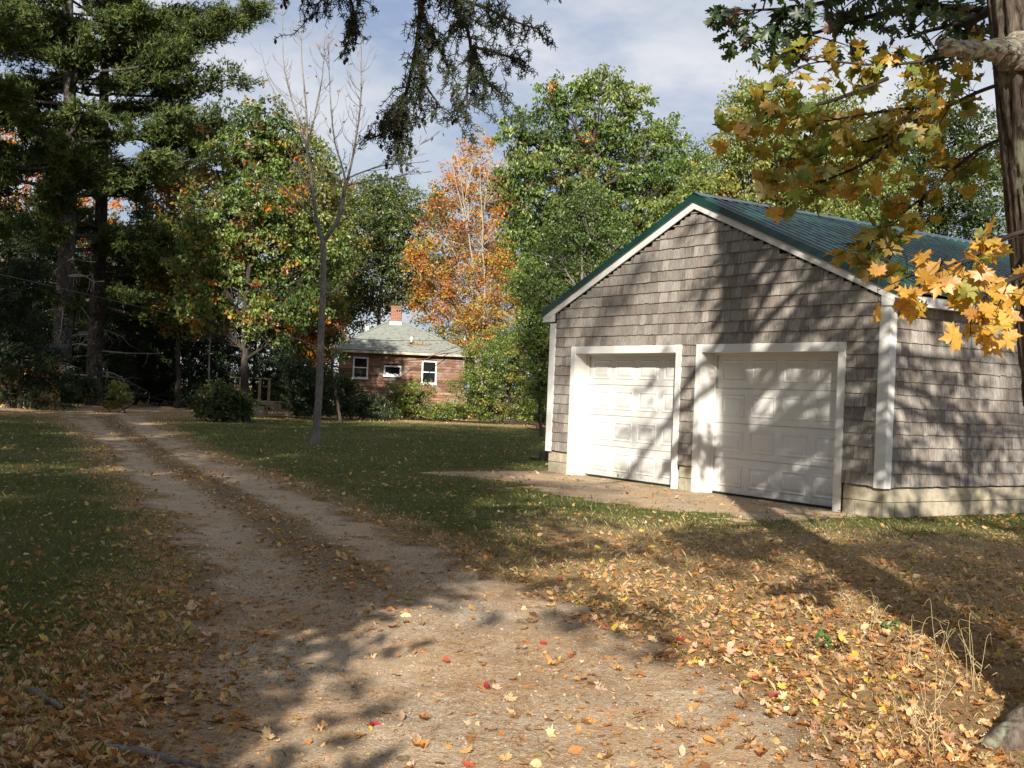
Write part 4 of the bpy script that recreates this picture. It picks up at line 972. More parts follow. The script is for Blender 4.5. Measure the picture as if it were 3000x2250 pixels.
# ---- thin bare tree on the lawn
def bare_tree():
    rs = np.random.default_rng(55); b = G(925, 1300); Y = b[1]
    root = empty('bare_tree', b); tag(root, 'slender nearly leafless tree standing on the lawn', 'tree')
    acc = Acc(); tips = []
    def w(pts, dy=0): return np.array([at(x, y, Y + dy * i / max(1, len(pts) - 1)) - b for i, (x, y) in enumerate(pts)])
    def br(pts, r0, r1, dy=0, twigs=10, tl=1.1):
        P = curve(w(pts, dy), 7); P[1:-1] += rs.normal(0, .003, (len(P) - 2, 3)); v, t = tube(P, np.linspace(r0, r1, len(P)), 7); acc.add(v, t)
        for k in range(twigs):
            i = int(rs.integers(int(len(P) * .2), len(P) - 1)); d = P[i + 1] - P[i]; d /= np.linalg.norm(d)
            a = rs.uniform(0, 6.28); side = np.array([math.cos(a), math.sin(a) * .8, 0]); l = tl * rs.uniform(.3, 1.1) * (1 - .5 * i / len(P))
            e1 = P[i] + (d * .55 + side * .62) * l * .5; e2 = e1 + (d * .85 + side * .35) * l * .5; Q = curve([P[i], e1, e2], 4)
            rr = np.interp(i, [0, len(P)], [r0, r1]) * .42; v, t = tube(Q, np.linspace(max(rr, .006), .0035, len(Q)), 4); acc.add(v, t); tips.append(e2)
            for m_ in range(2):
                j = int(rs.integers(2, len(Q))); s2 = np.array([math.cos(a + rs.choice((-1, 1)) * 1.0), math.sin(a + 1), 0]); e = Q[j] + (d * .7 + s2 * .5) * l * .32
                v, t = tube(np.array([Q[j], (Q[j] + e) / 2 + rs.normal(0, .01, 3), e]), np.array([.005, .004, .003]), 4); acc.add(v, t); tips.append(e)
    br([(925, 1306), (929, 1240), (936, 1120), (942, 960), (948, 800), (946, 705)], .105, .072, 0, 0)
    br([(918, 1310), (926, 1290), (930, 1270)], .16, .095, 0, 0)
    br([(946, 712), (926, 633), (912, 520), (899, 430), (899, 339), (885, 181), (881, 40)], .055, .007, .5, 30, 1.3)
    br([(899, 430), (917, 362), (944, 226), (953, 90)], .026, .006, -.5, 22)
    br([(903, 450), (880, 370), (849, 271), (831, 181), (827, -10)], .028, .006, .4, 23)
    br([(946, 708), (989, 646), (1012, 542), (1021, 520)], .062, .042, -.3, 5)
    br([(1014, 535), (1000, 480), (980, 407), (967, 271), (962, 120)], .030, .006, -.8, 20)
    br([(1020, 522), (1039, 430), (1057, 294), (1059, 113), (1070, 40)], .034, .006, .4, 27, 1.3)
    br([(1018, 522), (1107, 488), (1188, 470), (1238, 416)], .022, .005, .3, 17)
    br([(1010, 545), (1090, 528), (1160, 520), (1215, 500)], .018, .005, -.6, 13)
    br([(880, 370), (840, 330), (790, 240), (760, 130)], .016, .005, .7, 13)
    br([(930, 650), (880, 600), (820, 540), (780, 520)], .03, .008, -.5, 13, .9)
    br([(955, 860), (985, 850), (1030, 820), (1100, 770)], .028, .008, -.4, 11, .8)
    br([(942, 1030), (920, 1015), (880, 995), (830, 985)], .02, .006, .6, 8, .7)
    br([(940, 1080), (965, 1060), (1000, 1020), (1010, 1000)], .018, .006, -.3, 6, .5)
    obj('trunk', acc.mesh('trunk', M['bark_gray'], True), root)
    tp = np.array(tips); q = tp[rs.choice(len(tp), 90)] + rs.normal(0, .05, (90, 3)) - np.array([0, 0, .06])
    v, t, c = leaf_cloud(rs, q, .05, 1, .13, [(.30, .15, .06), (.12, .09, .05), (.36, .2, .07)], [2, 1, 1], LANCE); obj('last_leaves', mesh_tri('last_leaves', v, t, M['leaf'], c), root)
bare_tree()

# ================================================================== NEAR TREES
def leaf_parts(root, shapes, pos, Mx, size, cols, mat, most=300, name='leaf'):
    """each near leaf a part of its tree; shares mesh data by shape and colour"""
    cache = {}; px, py, d = project(pos + np.array(root.location)); vis = (px > -60) & (px < 3060) & (py > -60) & (py < 2300) & (d > 0)
    score = np.where(vis, size / np.maximum(d, .1), 0); order = np.argsort(-score); big = np.zeros(len(pos), bool); big[order[:most]] = True; big &= vis
    rest = Acc(); rs = np.random.default_rng(1)
    q = np.round(cols * 40) / 40
    pal, inv = np.unique(q, axis=0, return_inverse=True); inv = np.ravel(inv)
    for i in range(len(pos)):
        k = int(rs.integers(len(shapes))); V, T = shapes[k]
        if big[i]:
            key = (k, int(inv[i]))
            if key not in cache: cache[key] = mesh_tri(name, V, T, mat, np.broadcast_to(np.maximum(pal[inv[i]], .012), (len(V), 3)), True)
            o = bpy.data.objects.new(name, cache[key]); link(o, root)
            m4 = np.eye(4); m4[:3, :3] = Mx[i] * size[i]; m4[:3, 3] = pos[i]; o.matrix_local = Matrix(m4.tolist())
        else: rest.add((V * size[i]) @ Mx[i].T + pos[i], T, cols[i])
    if rest.V: obj('leaf_mass', rest.mesh('leaf_mass', mat, True), root, kind='stuff')

def big_trunk():
    """the thick trunk at the right edge: bark plates are real relief"""
    rs = np.random.default_rng(64); base = np.array([2.885, 5.38, 0.]); root = empty('red_oak', base)
    tag(root, 'thick rough-barked oak trunk at the right edge with a broken branch stub', 'tree')
    n, m_ = 120, 330; th = np.linspace(0, 2 * math.pi, n, endpoint=False); z = np.concatenate([np.linspace(-.1, 4.2, 270, endpoint=False), np.linspace(4.2, 15, m_ - 270)])
    TH, Z = np.meshgrid(th, z); r = .235 + .17 * np.exp(-np.clip(Z, 0, None) / .14) * (.7 + .3 * np.cos(TH * 5 + 2.2)) + .06 * np.exp(-np.clip(Z, 0, None) / .5); r = r * (1 - .035 * np.clip(Z - 2, 0, None))
    warp = (fbm(TH * 3.5, Z * 1.6, 8, 3) - .5) * 1.1
    ridge = np.abs(np.sin(TH * 11 + warp * 4.5)) ; crack = fbm(TH * 14, Z * 5.5, 18, 3)
    r = r + .020 * (ridge ** .6) - .016 * (crack < .40) + .006 * fbm(TH * 40, Z * 22, 12, 2)
    lean = -.10; cx = -.125 * np.clip(Z, -1, 3.8) - .065 * np.clip(Z - 3.8, 0, None)
    V = np.stack([cx + r * np.cos(TH), r * np.sin(TH) + .03 * Z, Z], 2).reshape(-1, 3)
    i = (np.arange(m_ - 1)[:, None] * n); j = np.arange(n)[None, :]; jn = (j + 1) % n
    a = (i + j).ravel(); b = (i + jn).ravel(); c = (i + n + jn).ravel(); d = (i + n + j).ravel()
    obj('trunk', mesh_tri('trunk', V, np.vstack([np.stack([a, b, c], 1), np.stack([a, c, d], 1)]), M['bark_near'], None, True), root)
    A = Acc()
    for pts, r0, r1 in (([(-.10, -.05, .40), (-.30, -.12, .16), (-.52, -.20, .05), (-.74, -.27, -.06)], .17, .05), ([(-.05, -.12, .34), (-.12, -.36, .12), (-.16, -.62, -.02)], .15, .05)):
        Q = curve(pts, 16); v, t = tube(Q, np.linspace(r0, r1, len(Q)), 28); v = v + ((fbm(v[:, 0] * 22 + v[:, 1] * 9, v[:, 2] * 26 + v[:, 1] * 22, 6, 4) - .5) * .05)[:, None] * np.array([.3, .3, 1.]); A.add(v, t)
    obj('root_flare', A.mesh('root_flare', M['bark_near'], True), root)
    # broken stub
    Ys = 5.25; s0 = at(2985, 150, Ys + .1) - base; s1 = at(2915, 148, Ys - .05) - base; s2 = at(2755, 138, Ys - .25) - base
    P = curve([s0, s1, s2], 40); rr = np.linspace(.050, .036, len(P)) * (1 + .10 * np.sin(np.arange(len(P)) * .35)); rr[:24] *= np.linspace(1.8, 1, 24); rr[-5:] *= (.95, .85, .7, .45, .1); v, t = tube(P, rr, 30)
    nz = (fbm(v[:, 0] * 14, v[:, 2] * 70 + v[:, 1] * 50, 3, 5) - .5) * .050 - .018 * (np.abs(fbm(v[:, 0] * 9 + 3, v[:, 2] * 55 - v[:, 1] * 40, 23, 2) - .5) < .035); v = v + nz[:, None] * np.array([.9, .4, 1.])
    st = obj('broken_stub', mesh_tri('broken_stub', v, t, M['stub'], None, True), root); tag(st, 'pale broken branch stub with lichen')
    # limbs overhead and their leaves
    acc = Acc(); P, Mx, S, C = [], [], [], []
    specs = [([(2.75, 7.3, 4.6), (2.4, 8.6, 4.9), (1.75, 9.6, 4.85), (1.55, 10.2, 4.6)], 0)]
    def limb(pts, r0, r1, n=8):
        Q = curve(pts, n); v, t = tube(Q, np.linspace(r0, r1, len(Q)), 6); acc.add(v, t); return Q
    starts = []
    Y = 9.6
    mainpx = [[(3120, 20, 6.3), (2900, 30, 8.2), (2700, 20, 9.0), (2500, 60, 9.6), (2350, 105, 9.8), (2180, 110, 9.9)],
              [(2900, -40, 8.0), (2600, -30, 9.2), (2350, 20, 9.6), (2200, 30, 9.8)],
              [(3000, -30, 7.0), (2850, 60, 8.0), (2760, 80, 8.6), (2650, 110, 9.0)]]
    for k, pts in enumerate(mainpx):
        Q = limb([at(x, y, yy) - base for x, y, yy in pts], .035, .008)
        for b_ in range(26 if k < 2 else 14):
            i0 = int(rs.integers(len(Q) // 4, len(Q))); d = rs.normal(size=3); d[2] = d[2] * .45 - .15; d /= np.linalg.norm(d); l = rs.uniform(.15, .48)
            e = Q[i0] + d * l; v, t = tube(np.array([Q[i0], (Q[i0] + e) / 2 + rs.normal(0, .02, 3), e]), np.array([.008, .006, .003]), 4); acc.add(v, t)
            for q in range(7):
                P.append(Q[i0] + d * l * rs.uniform(.45, 1.1) + rs.normal(0, .05, 3)); tip = d * .7 + rs.normal(0, .6, 3) + np.array([0, 0, -.5]); tip /= np.linalg.norm(tip)
                w = rs.normal(size=3) + np.array([0, 0, .9]); w -= w @ tip * tip; w /= np.linalg.norm(w); Mx.append(np.stack([np.cross(tip, w), tip, w], 1)); S.append(rs.uniform(.10, .18))
                C.append(np.array([(.030, .060, .018), (.045, .085, .022), (.06, .10, .028), (.14, .075, .03)][rs.choice(4, p=[.42, .35, .17, .06])]) * rs.uniform(.8, 1.2))
    obj('limbs', acc.mesh('limbs', M['twig'], True), root)
    leaf_parts(root, LOAK, np.array(P), np.array(Mx), np.array(S), np.array(C), M['leaf_near'], 300)
    # high crown: keeps the sun off parts of the garage
    cr = np.random.default_rng(71); n = 270; q = np.array([2.7, .6, 10.0]) + cr.normal(size=(n, 3)) * np.array([1.9, 1.6, .95]); v, t, c = leaf_cloud(cr, q, .5, 30, .17, GRN, [1, 1, 1, 1], LANCE)
    obj('crown', mesh_tri('crown', v, t, M['leaf'], c), root)
    acc = Acc(); mid = []
    for k in range(9):
        e = q[k]; s_ = np.array([lean * 8 - .3, .25, 8 + k * .35]); v, t = tube(curve([s_, (s_ + e) / 2 + cr.normal(0, .3, 3), e], 5), np.linspace(.07, .015, 11), 5); acc.add(v, t)
    # middle limbs: out of view above, their leaves and bare twigs dapple the garage front
    for k, (zz, e) in enumerate([(8.3, (-3.0, .6, 5.9)), (8.0, (-2.2, .3, 7.6)), (7.8, (1.3, .3, 8.8)), (8.6, (.2, .6, 9.6)), (7.0, (.3, .6, 8.2)), (6.2, (1.3, .5, 6.4)), (6.9, (1.9, .2, 7.8)), (7.8, (.9, .9, 9.2)), (5.6, (1.0, .9, 5.3)), (5.8, (3.2, .5, 6.1)), (6.6, (2.8, .2, 7.3)), (5.0, (3.6, .6, 5.3)), (5.2, (2.0, .0, 5.6)), (6.0, (.7, .4, 7.0)), (6.4, (4.2, .3, 6.6))]):
        s_ = np.array([-.475 - .065 * (zz - 3.8), .03 * zz, zz]); e = np.array(e); Lm = curve([s_, (s_ + e) / 2 + cr.normal(0, .2, 3), e], 6); v, t = tube(Lm, np.linspace(.085, .022, len(Lm)), 6); acc.add(v, t)
        for j in range(11):
            i = int(cr.integers(3, len(Lm))); f = Lm[i] + np.array([cr.normal(0, .5), cr.normal(0, .3), cr.normal(-.2, .4)]); v, t = tube(curve([Lm[i], (Lm[i] + f) / 2 + cr.normal(0, .06, 3), f], 4), np.linspace(.022, .005, 9), 4); acc.add(v, t)
            if e[0] > 0 or j < 1: mid.append(f)
    v, t, c = leaf_cloud(cr, np.array(mid), .38, 40, .17, GRN, [1, 1, 1, 1], LANCE); obj('crown', mesh_tri('crown', v, t, M['leaf'], c), root)
    obj('high_limbs', acc.mesh('high_limbs', M['bark_dark'], True), root)
big_trunk()

def near_maple():
    """yellowing maple whose boughs reach in from the right, its stem just behind the oak trunk and out of view"""
    rs = np.random.default_rng(65); base = np.array([4.0, 6.6, 0.]); root = empty('maple_bough_tree', base)
    tag(root, 'young maple with yellow and olive leaves reaching in from the right', 'tree')
    acc = Acc(); P, Mx, S, C = [], [], [], []
    v, t = tube(curve([(0, 0, -.05), (-.03, 0, 1.2), (-.08, .05, 2.4), (-.05, .1, 4.2)], 8), np.linspace(.06, .03, 25), 9); acc.add(v, t)
    boughs = [([(3120, 190, 6.7), (2905, 255, 6.5), (2800, 300, 6.4), (2700, 345, 6.3), (2600, 395, 6.2), (2480, 430, 6.1), (2380, 462, 6.0), (2290, 465, 5.95)], 22),
              ([(3150, 340, 6.7), (2915, 415, 6.5), (2800, 490, 6.4), (2700, 580, 6.3), (2600, 660, 6.2), (2540, 720, 6.15)], 15),
              ([(3120, 120, 6.8), (2860, 150, 6.6), (2700, 180, 6.5), (2560, 190, 6.4), (2420, 180, 6.3), (2320, 200, 6.2)], 17),
              ([(2600, 230, 6.4), (2450, 290, 6.3), (2330, 320, 6.2), (2240, 335, 6.1), (2170, 380, 6.1)], 11),
              ([(2800, 300, 6.4), (2640, 320, 6.2), (2500, 340, 6.1), (2400, 360, 6.0)], 10),
              ([(2700, 345, 6.3), (2560, 460, 6.2), (2440, 520, 6.1), (2330, 545, 6.0)], 9),
              ([(3150, 640, 5.3), (2960, 690, 5.0), (2880, 735, 4.9), (2790, 775, 4.85), (2725, 810, 4.8)], 8),
              ([(3150, 760, 5.2), (2960, 820, 4.9), (2890, 865, 4.8), (2870, 925, 4.75)], 9),
              ([(2700, 580, 6.3), (2690, 640, 6.2), (2640, 700, 6.1), (2600, 770, 6.05)], 7)]
    for pts, nt in boughs:
        W = np.array([at(x, y, yy) - base for x, y, yy in pts]); Q = curve(W, 7); v, t = tube(Q, np.linspace(.014, .003, len(Q)), 6); acc.add(v, t)
        i0s = np.linspace(len(Q) * .14, len(Q) - 1, nt).astype(int)
        for a_, i0 in enumerate(i0s):
            d = (Q[min(i0 + 1, len(Q) - 1)] - Q[max(i0 - 1, 0)]); d /= np.linalg.norm(d) + 1e-9
            side = np.array([rs.normal(0, .6), rs.normal(0, .8), rs.choice((-1, 1)) * rs.uniform(.2, .9)]); l = rs.uniform(.10, .34) * (.7 if pts[0][1] > 600 else 1); e = Q[i0] + (d * .6 + side * .55) * l
            T_w = curve([Q[i0], (Q[i0] + e) / 2 + rs.normal(0, .012, 3), e], 4); v, t = tube(T_w, np.linspace(.004, .0018, len(T_w)), 4); acc.add(v, t)
            for q in range(int(rs.integers(4, 7))):
                p0 = T_w[int(rs.integers(3, len(T_w)))]; out = d * .2 + rs.normal(0, .7, 3); out[2] -= .35; out /= np.linalg.norm(out); stem = p0 + out * rs.uniform(.04, .09)
                v, t = tube(np.array([p0, (p0 + stem) / 2 + np.array([0, 0, .006]), stem]), np.array([.0016, .0014, .0012]), 4); acc.add(v, t)
                low = pts[0][1] > 600
                tip = out * .8 + rs.normal(0, .3, 3) + np.array([0, 0, -.35 if low else -.12]); tip /= np.linalg.norm(tip); w = rs.normal(size=3) * (.45 if low else .36) + (np.array([-.1, -.75, .6]) if low else np.array([0, .12, 1.0])); w -= w @ tip * tip; w /= np.linalg.norm(w)
                P.append(stem); Mx.append(np.stack([np.cross(tip, w), tip, w], 1)); S.append(rs.uniform(.075, .12) if low else rs.uniform(.075, .125))
                pal = [(.58, .33, .06), (.56, .40, .08), (.32, .33, .07), (.50, .24, .06)] if low else [(.24, .25, .04), (.36, .28, .04), (.48, .28, .045), (.15, .20, .032), (.32, .22, .035)]
                pr = [.4, .3, .15, .15] if low else [.3, .25, .17, .16, .12]
                C.append(np.array(pal[rs.choice(len(pal), p=pr)]))
    obj('twigs', acc.mesh('twigs', M['twig'], True), root)
    leaf_parts(root, LMAPLE, np.array(P), np.array(Mx), np.array(S), np.array(C), M['leaf_near'], 300)
near_maple()

# ---- hemlock behind the camera: its drooping boughs hang into the top of the view
def hemlock():
    rs = np.random.default_rng(66); base = np.array([-4.4, -1.6, 0.]); root = empty('hemlock', base)
    tag(root, 'hemlock whose dark drooping boughs with small cones hang in from the top', 'tree')
    HP = [(.022, .045, .016), (.032, .06, .02), (.045, .08, .025)]
    acc = Acc(); P, D, C, cones = [], [], [], []
    T = curve([(0, 0, -.1), (.1, 0, 6), (0, .1, 16)], 8); v, t = tube(T, np.linspace(.26, .03, len(T)), 10); acc.add(v, t)
    def sprig(p, q, r0, dens=1., lvl=0):
        Q = curve([p, (p + q) / 2 + rs.normal(0, .015, 3) + np.array([0, 0, .02]), q], 3); v, t = tube(Q, np.linspace(r0, .0012, len(Q)), 4); acc.add(v, t)
        L = np.linalg.norm(q - p); n = int(L / .0032 * dens)
        if n < 2: return Q
        u = rs.random(n) * (len(Q) - 1); i = np.minimum(u.astype(int), len(Q) - 2); f = (u - i)[:, None]; pos = Q[i] * (1 - f) + Q[i + 1] * f
        d = Q[i + 1] - Q[i]; d /= np.linalg.norm(d, axis=1)[:, None]; s = np.cross(d, rs.normal(size=(n, 3)) * .5 + np.array([.2, 1, .2])); s /= np.linalg.norm(s, axis=1)[:, None]; s *= rs.choice((-1, 1), (n, 1))
        P.append(pos); D.append(s + d * .55 + rs.normal(0, .15, (n, 3))); return Q
    def bough(pts, r0, ntw, tl, hang=.5, dens=1.):
        Q = curve([at(x, y, yy) - base for x, y, yy in pts], 8); v, t = tube(Q, np.linspace(r0, .003, len(Q)), 6); acc.add(v, t)
        for k in range(ntw):
            i0 = int(rs.integers(0, len(Q))); d = Q[min(i0 + 1, len(Q) - 1)] - Q[max(i0 - 1, 0)]; d /= np.linalg.norm(d)
            l = tl * .72 * rs.uniform(.45, 1.15); side = np.array([rs.normal(0, .6), rs.normal(0, .5), -hang * rs.uniform(.6, 2.0)]); e = Q[i0] + (d * .55 + side) * l
            q = sprig(Q[i0], e, .0028, dens)
            for m_ in range(4):
                j = int(rs.integers(2, len(q))); dd = q[-1] - q[0]; dd /= np.linalg.norm(dd) + 1e-9; e2 = q[j] + (dd * .5 + np.array([rs.normal(0, .6), rs.normal(0, .4), -rs.uniform(.1, .6)])) * l * .42; sprig(q[j], e2, .0018, dens, 1)
                if rs.random() < .22: cones.append(e2)
    bough([(1050, -146, 4.6), (1000, -86, 4.7), (960, -26, 4.75), (930, 14, 4.8)], .010, 16, .13, .7)
    bough([(1010, -106, 4.5), (1020, -26, 4.55), (1035, 34, 4.6), (1022, 94, 4.6)], .009, 24, .11, .8)
    bough([(960, -66, 4.8), (900, -31, 4.8), (850, -11, 4.85), (838, 2, 4.9)], .006, 9, .07, .4)
    bough([(1240, -146, 4.2), (1235, -26, 4.3), (1224, 109, 4.4), (1197, 245, 4.5), (1179, 304, 4.5), (1172, 374, 4.55), (1184, 434, 4.55)], .012, 62, .13, .55)
    bough([(1220, 154, 4.4), (1245, 244, 4.45), (1290, 312, 4.5)], .006, 14, .08, .6)
    bough([(1235, 34, 4.35), (1275, 114, 4.4), (1315, 206, 4.45)], .006, 16, .09, .6)
    bough([(1178, 364, 4.5), (1130, 389, 4.5), (1075, 410, 4.55)], .005, 12, .06, .3)
    bough([(1300, -106, 4.2), (1319, -17, 4.3), (1369, 87, 4.35), (1380, 177, 4.4), (1368, 274, 4.45), (1376, 322, 4.45)], .010, 34, .12, .6)
    bough([(1372, 164, 4.4), (1432, 242, 4.45), (1490, 292, 4.5)], .007, 18, .10, .6)
    bough([(1376, 134, 4.4), (1450, 154, 4.45), (1538, 180, 4.5)], .006, 16, .08, .5)
    bough([(1321, -11, 4.3), (1423, 24, 4.4), (1500, 60, 4.45), (1582, 87, 4.5)], .007, 24, .10, .6)
    bough([(1250, -86, 4.3), (1320, -26, 4.3), (1360, 34, 4.35), (1330, 74, 4.35)], .008, 26, .12, .5)
    bough([(1390, -86, 4.4), (1440, -31, 4.45), (1465, 16, 4.5)], .005, 8, .08, .5)
    bough([(1500, -96, 4.5), (1570, -46, 4.5), (1632, -21, 4.55)], .005, 8, .06, .4)
    # the bearing limbs back to the trunk
    for e, z0 in ((at(1240, -120, 4.2) - base, 4.6), (at(1050, -120, 4.6) - base, 4.4), (at(1390, -60, 4.4) - base, 4.9)):
        L = curve([(0, 0, z0), (np.array([0, 0, z0]) + e) / 2 + np.array([0, 0, .5]), e], 8); v, t = tube(L, np.linspace(.05, .011, len(L)), 6); acc.add(v, t)
    P_ = np.vstack(P); D_ = np.vstack(D); D_ /= np.linalg.norm(D_, axis=1)[:, None]; w = np.cross(D_, rs.normal(size=D_.shape)); w /= np.linalg.norm(w, axis=1)[:, None]; u = np.cross(D_, w)
    NV = np.array([(-.5, 0, 0), (.5, 0, 0), (.35, 1, 0), (-.35, 1, 0)]); NTt = np.array([(0, 1, 2), (0, 2, 3)])
    c = np.array(HP)[rs.integers(3, size=len(P_))] * rs.uniform(.7, 1.3, (len(P_), 1))
    v, t, cc = scatter(NV, NTt, P_, np.stack([u, D_, w], 2), np.stack([np.full(len(P_), .0034), rs.uniform(.011, .018, len(P_)), np.ones(len(P_))], 1), c)
    obj('needles', mesh_tri('needles', v, t, M['needle'], cc), root, kind='stuff')
    # cones
    k = 8; prof = [(0, .0), (.0052, .004), (.0068, .010), (.0055, .016), (.002, .021), (0, .022)]; V = []; Tt = []
    for r, zz in prof:
        for a in range(k): V.append((r * math.cos(a * 6.2832 / k), r * math.sin(a * 6.2832 / k), -zz))
    for i in range(len(prof) - 1):
        for a in range(k): Tt += [(i * k + a, i * k + (a + 1) % k, (i + 1) * k + (a + 1) % k), (i * k + a, (i + 1) * k + (a + 1) % k, (i + 1) * k + a)]
    cm = mesh_tri('cone', np.array(V), np.array(Tt), M['twig'], None, True)
    for p in cones[:120]: obj('cone', cm, root, p)
    # main crown (drooping sprays on level limbs), above and behind the viewer
    pos = []; z = 2.0
    while z < 15.6:
        for k in range(16 if z < 5 else 9):
            a = rs.uniform(0, 6.28); reach = 6.0 if 6.0 < z < 7.7 else 4.3; l = (reach * (1 - (z / 18) ** 1.6)) * rs.uniform(.5, 1.1); s_ = np.array([0, 0, z]); e = s_ + np.array([math.cos(a) * l, math.sin(a) * l, -.10 * l])
            lim = -1.45 if z < 3.8 else -1.75 if z < 6.0 else (.5 if z < 7.7 else -2.5)
            if (e[1] + base[1] > 1.2 and z < 4.8) or e[0] + base[0] > lim: continue
            L = curve([s_, (s_ + e) / 2 + np.array([0, 0, .2]), e], 5); v, t = tube(L, np.linspace(.035, .008, len(L)), 5); acc.add(v, t)
            m_ = int(9 * l) + 4; uu = rs.uniform(.15, 1, (m_, 1)); q = s_ + (e - s_) * uu + rs.normal(0, .34, (m_, 3)) * np.array([1, 1, .6]); pos.append(q)
        z += rs.uniform(.30, .5)
    for zz in np.arange(2.35, 5.6, .085):
        a = rs.uniform(-.75, .75); l = rs.uniform(1.3, 3.15 if zz < 3.6 else 2.85); s_ = np.array([0, 0, zz + .2]); e = s_ + np.array([math.cos(a) * l, math.sin(a) * l, -.2])
        L = curve([s_, (s_ + e) / 2 + np.array([0, 0, .1]), e], 4); v, t = tube(L, np.linspace(.03, .008, len(L)), 5); acc.add(v, t)
        m_ = int(15 * l); pos.append(s_ + (e - s_) * rs.uniform(.2, 1, (m_, 1)) + rs.normal(0, .22, (m_, 3)))
    q = np.vstack(pos); v, t, c = leaf_cloud(rs, q, .32, 9, .21, HP, [1, 1, 1]); obj('crown', mesh_tri('crown', v, t, M['needle'], c), root)
    obj('trunk', acc.mesh('trunk', M['twig'], True), root)
hemlock()

# ---- trees behind and beside the viewer: out of view, they cast the dappled shade
def shade_trees():
    def lob(b, lst): return [(np.array(b, float) + np.array(c), np.array(r, float)) for c, r in lst]
    rs = np.random.default_rng(5)
    def crown(b, z0, z1, rad, n):
        L = []
        for i in range(n):
            f = (i + .5) / n; a = i * 2.4; rr = rad * (1 - .5 * abs(f - .45)); L.append(((math.cos(a) * rr * .55, math.sin(a) * rr * .55, z0 + f * (z1 - z0)), (rad * .5, rad * .5, (z1 - z0) / n * 1.6)))
        return lob(b, L)
    SH = ['tall shade oak behind the viewer, to the right', 'tall shade maple behind the viewer, far right', 'tall shade oak straight behind the viewer', 'tall shade tree behind the viewer, far left']
    pal = GRN
    GRP = 'shade trees behind the viewer'
    decid('shade_tree', SH[0], (4.6, -10, 0), [(np.array(c, float), np.array(r, float)) for c, r in (((0, -9.5, 9.7), (.8, 1.2, .6)), ((2.0, -10, 8.8), (1.0, 1.2, 1.0)), ((3.6, -10, 9.8), (1.3, 1.5, 1.3)), ((5.4, -10, 11), (1.8, 1.8, 1.8)), ((7.6, -10, 12), (2.2, 2.2, 2.2)), ((6.5, -10, 16), (2.6, 2.6, 2.6)), ((2.7, -10, 10.4), (1.2, 1.3, .8)), ((1.6, -10, 9.8), (.8, 1.2, .7)), ((3.4, -10, 8.4), (1.2, 1.2, .8)))], 17000, .20, pal, [1, 1, 1, 1], .3, 201, clump=.55, group=GRP)
    decid('shade_tree', SH[2], (-6.2, -15, 0), crown((-6.2, -15, 0), 15, 27.5, 4.6, 12), 17000, .24, pal, [1, 1, 1, 1], .36, 202, clump=.75, group=GRP)
    decid('shade_tree', SH[3], (-9.5, -7, 0), crown((-9.5, -7, 0), 4.5, 25, 5.0, 14), 16000, .24, pal, [1, 1, 1, 1], .3, 203, clump=.75, group=GRP)
    decid('shade_tree', SH[1], (13.5, -6, 0), crown((13.5, -6, 0), 9, 22, 4.6, 11), 9000, .24, pal, [1, 1, 1, 1], .28, 204, clump=.7, group=GRP)
    decid('shade_tree', 'added unseen tree left of the viewer, its overhead crown blocking sky', (-7.6, 6.5, 0), [(np.array(c, float), np.array(r, float)) for c, r in (((-6.5, 5, 11), (2.6, 2.6, 1.4)), ((-3.6, 4, 12), (2.2, 2.6, 1.3)), ((-8.5, 9, 12), (2.8, 2.8, 1.6)), ((-5.2, 8.5, 13), (2.6, 2.6, 1.5)), ((-6.5, 2, 13), (2.8, 2.6, 1.6)), ((-3.2, 1, 14), (2.2, 2.4, 1.4)), ((-9.8, 5, 13.5), (2.6, 2.6, 1.6)))], 15000, .24, pal, [1, 1, 1, 1], .26, 206, clump=.6, group=GRP)  # added out of view: crown blocks sky light to darken the left foreground
    for (x, y, s_, lab) in ((-15.6, 14, .72, 'tall pine just out of view on the left, nearest'), (-18.5, 26, .85, 'tall pine just out of view on the left, middle one'), (-25.5, 37, .9, 'tall pine just out of view on the left, farthest'), (-11.2, 4.5, .7, 'tall pine beside the viewer on the left')):
        pine('shade_pine', lab, (x, y, 0), pm2, x, s_, 'pines left of the view')
shade_trees()


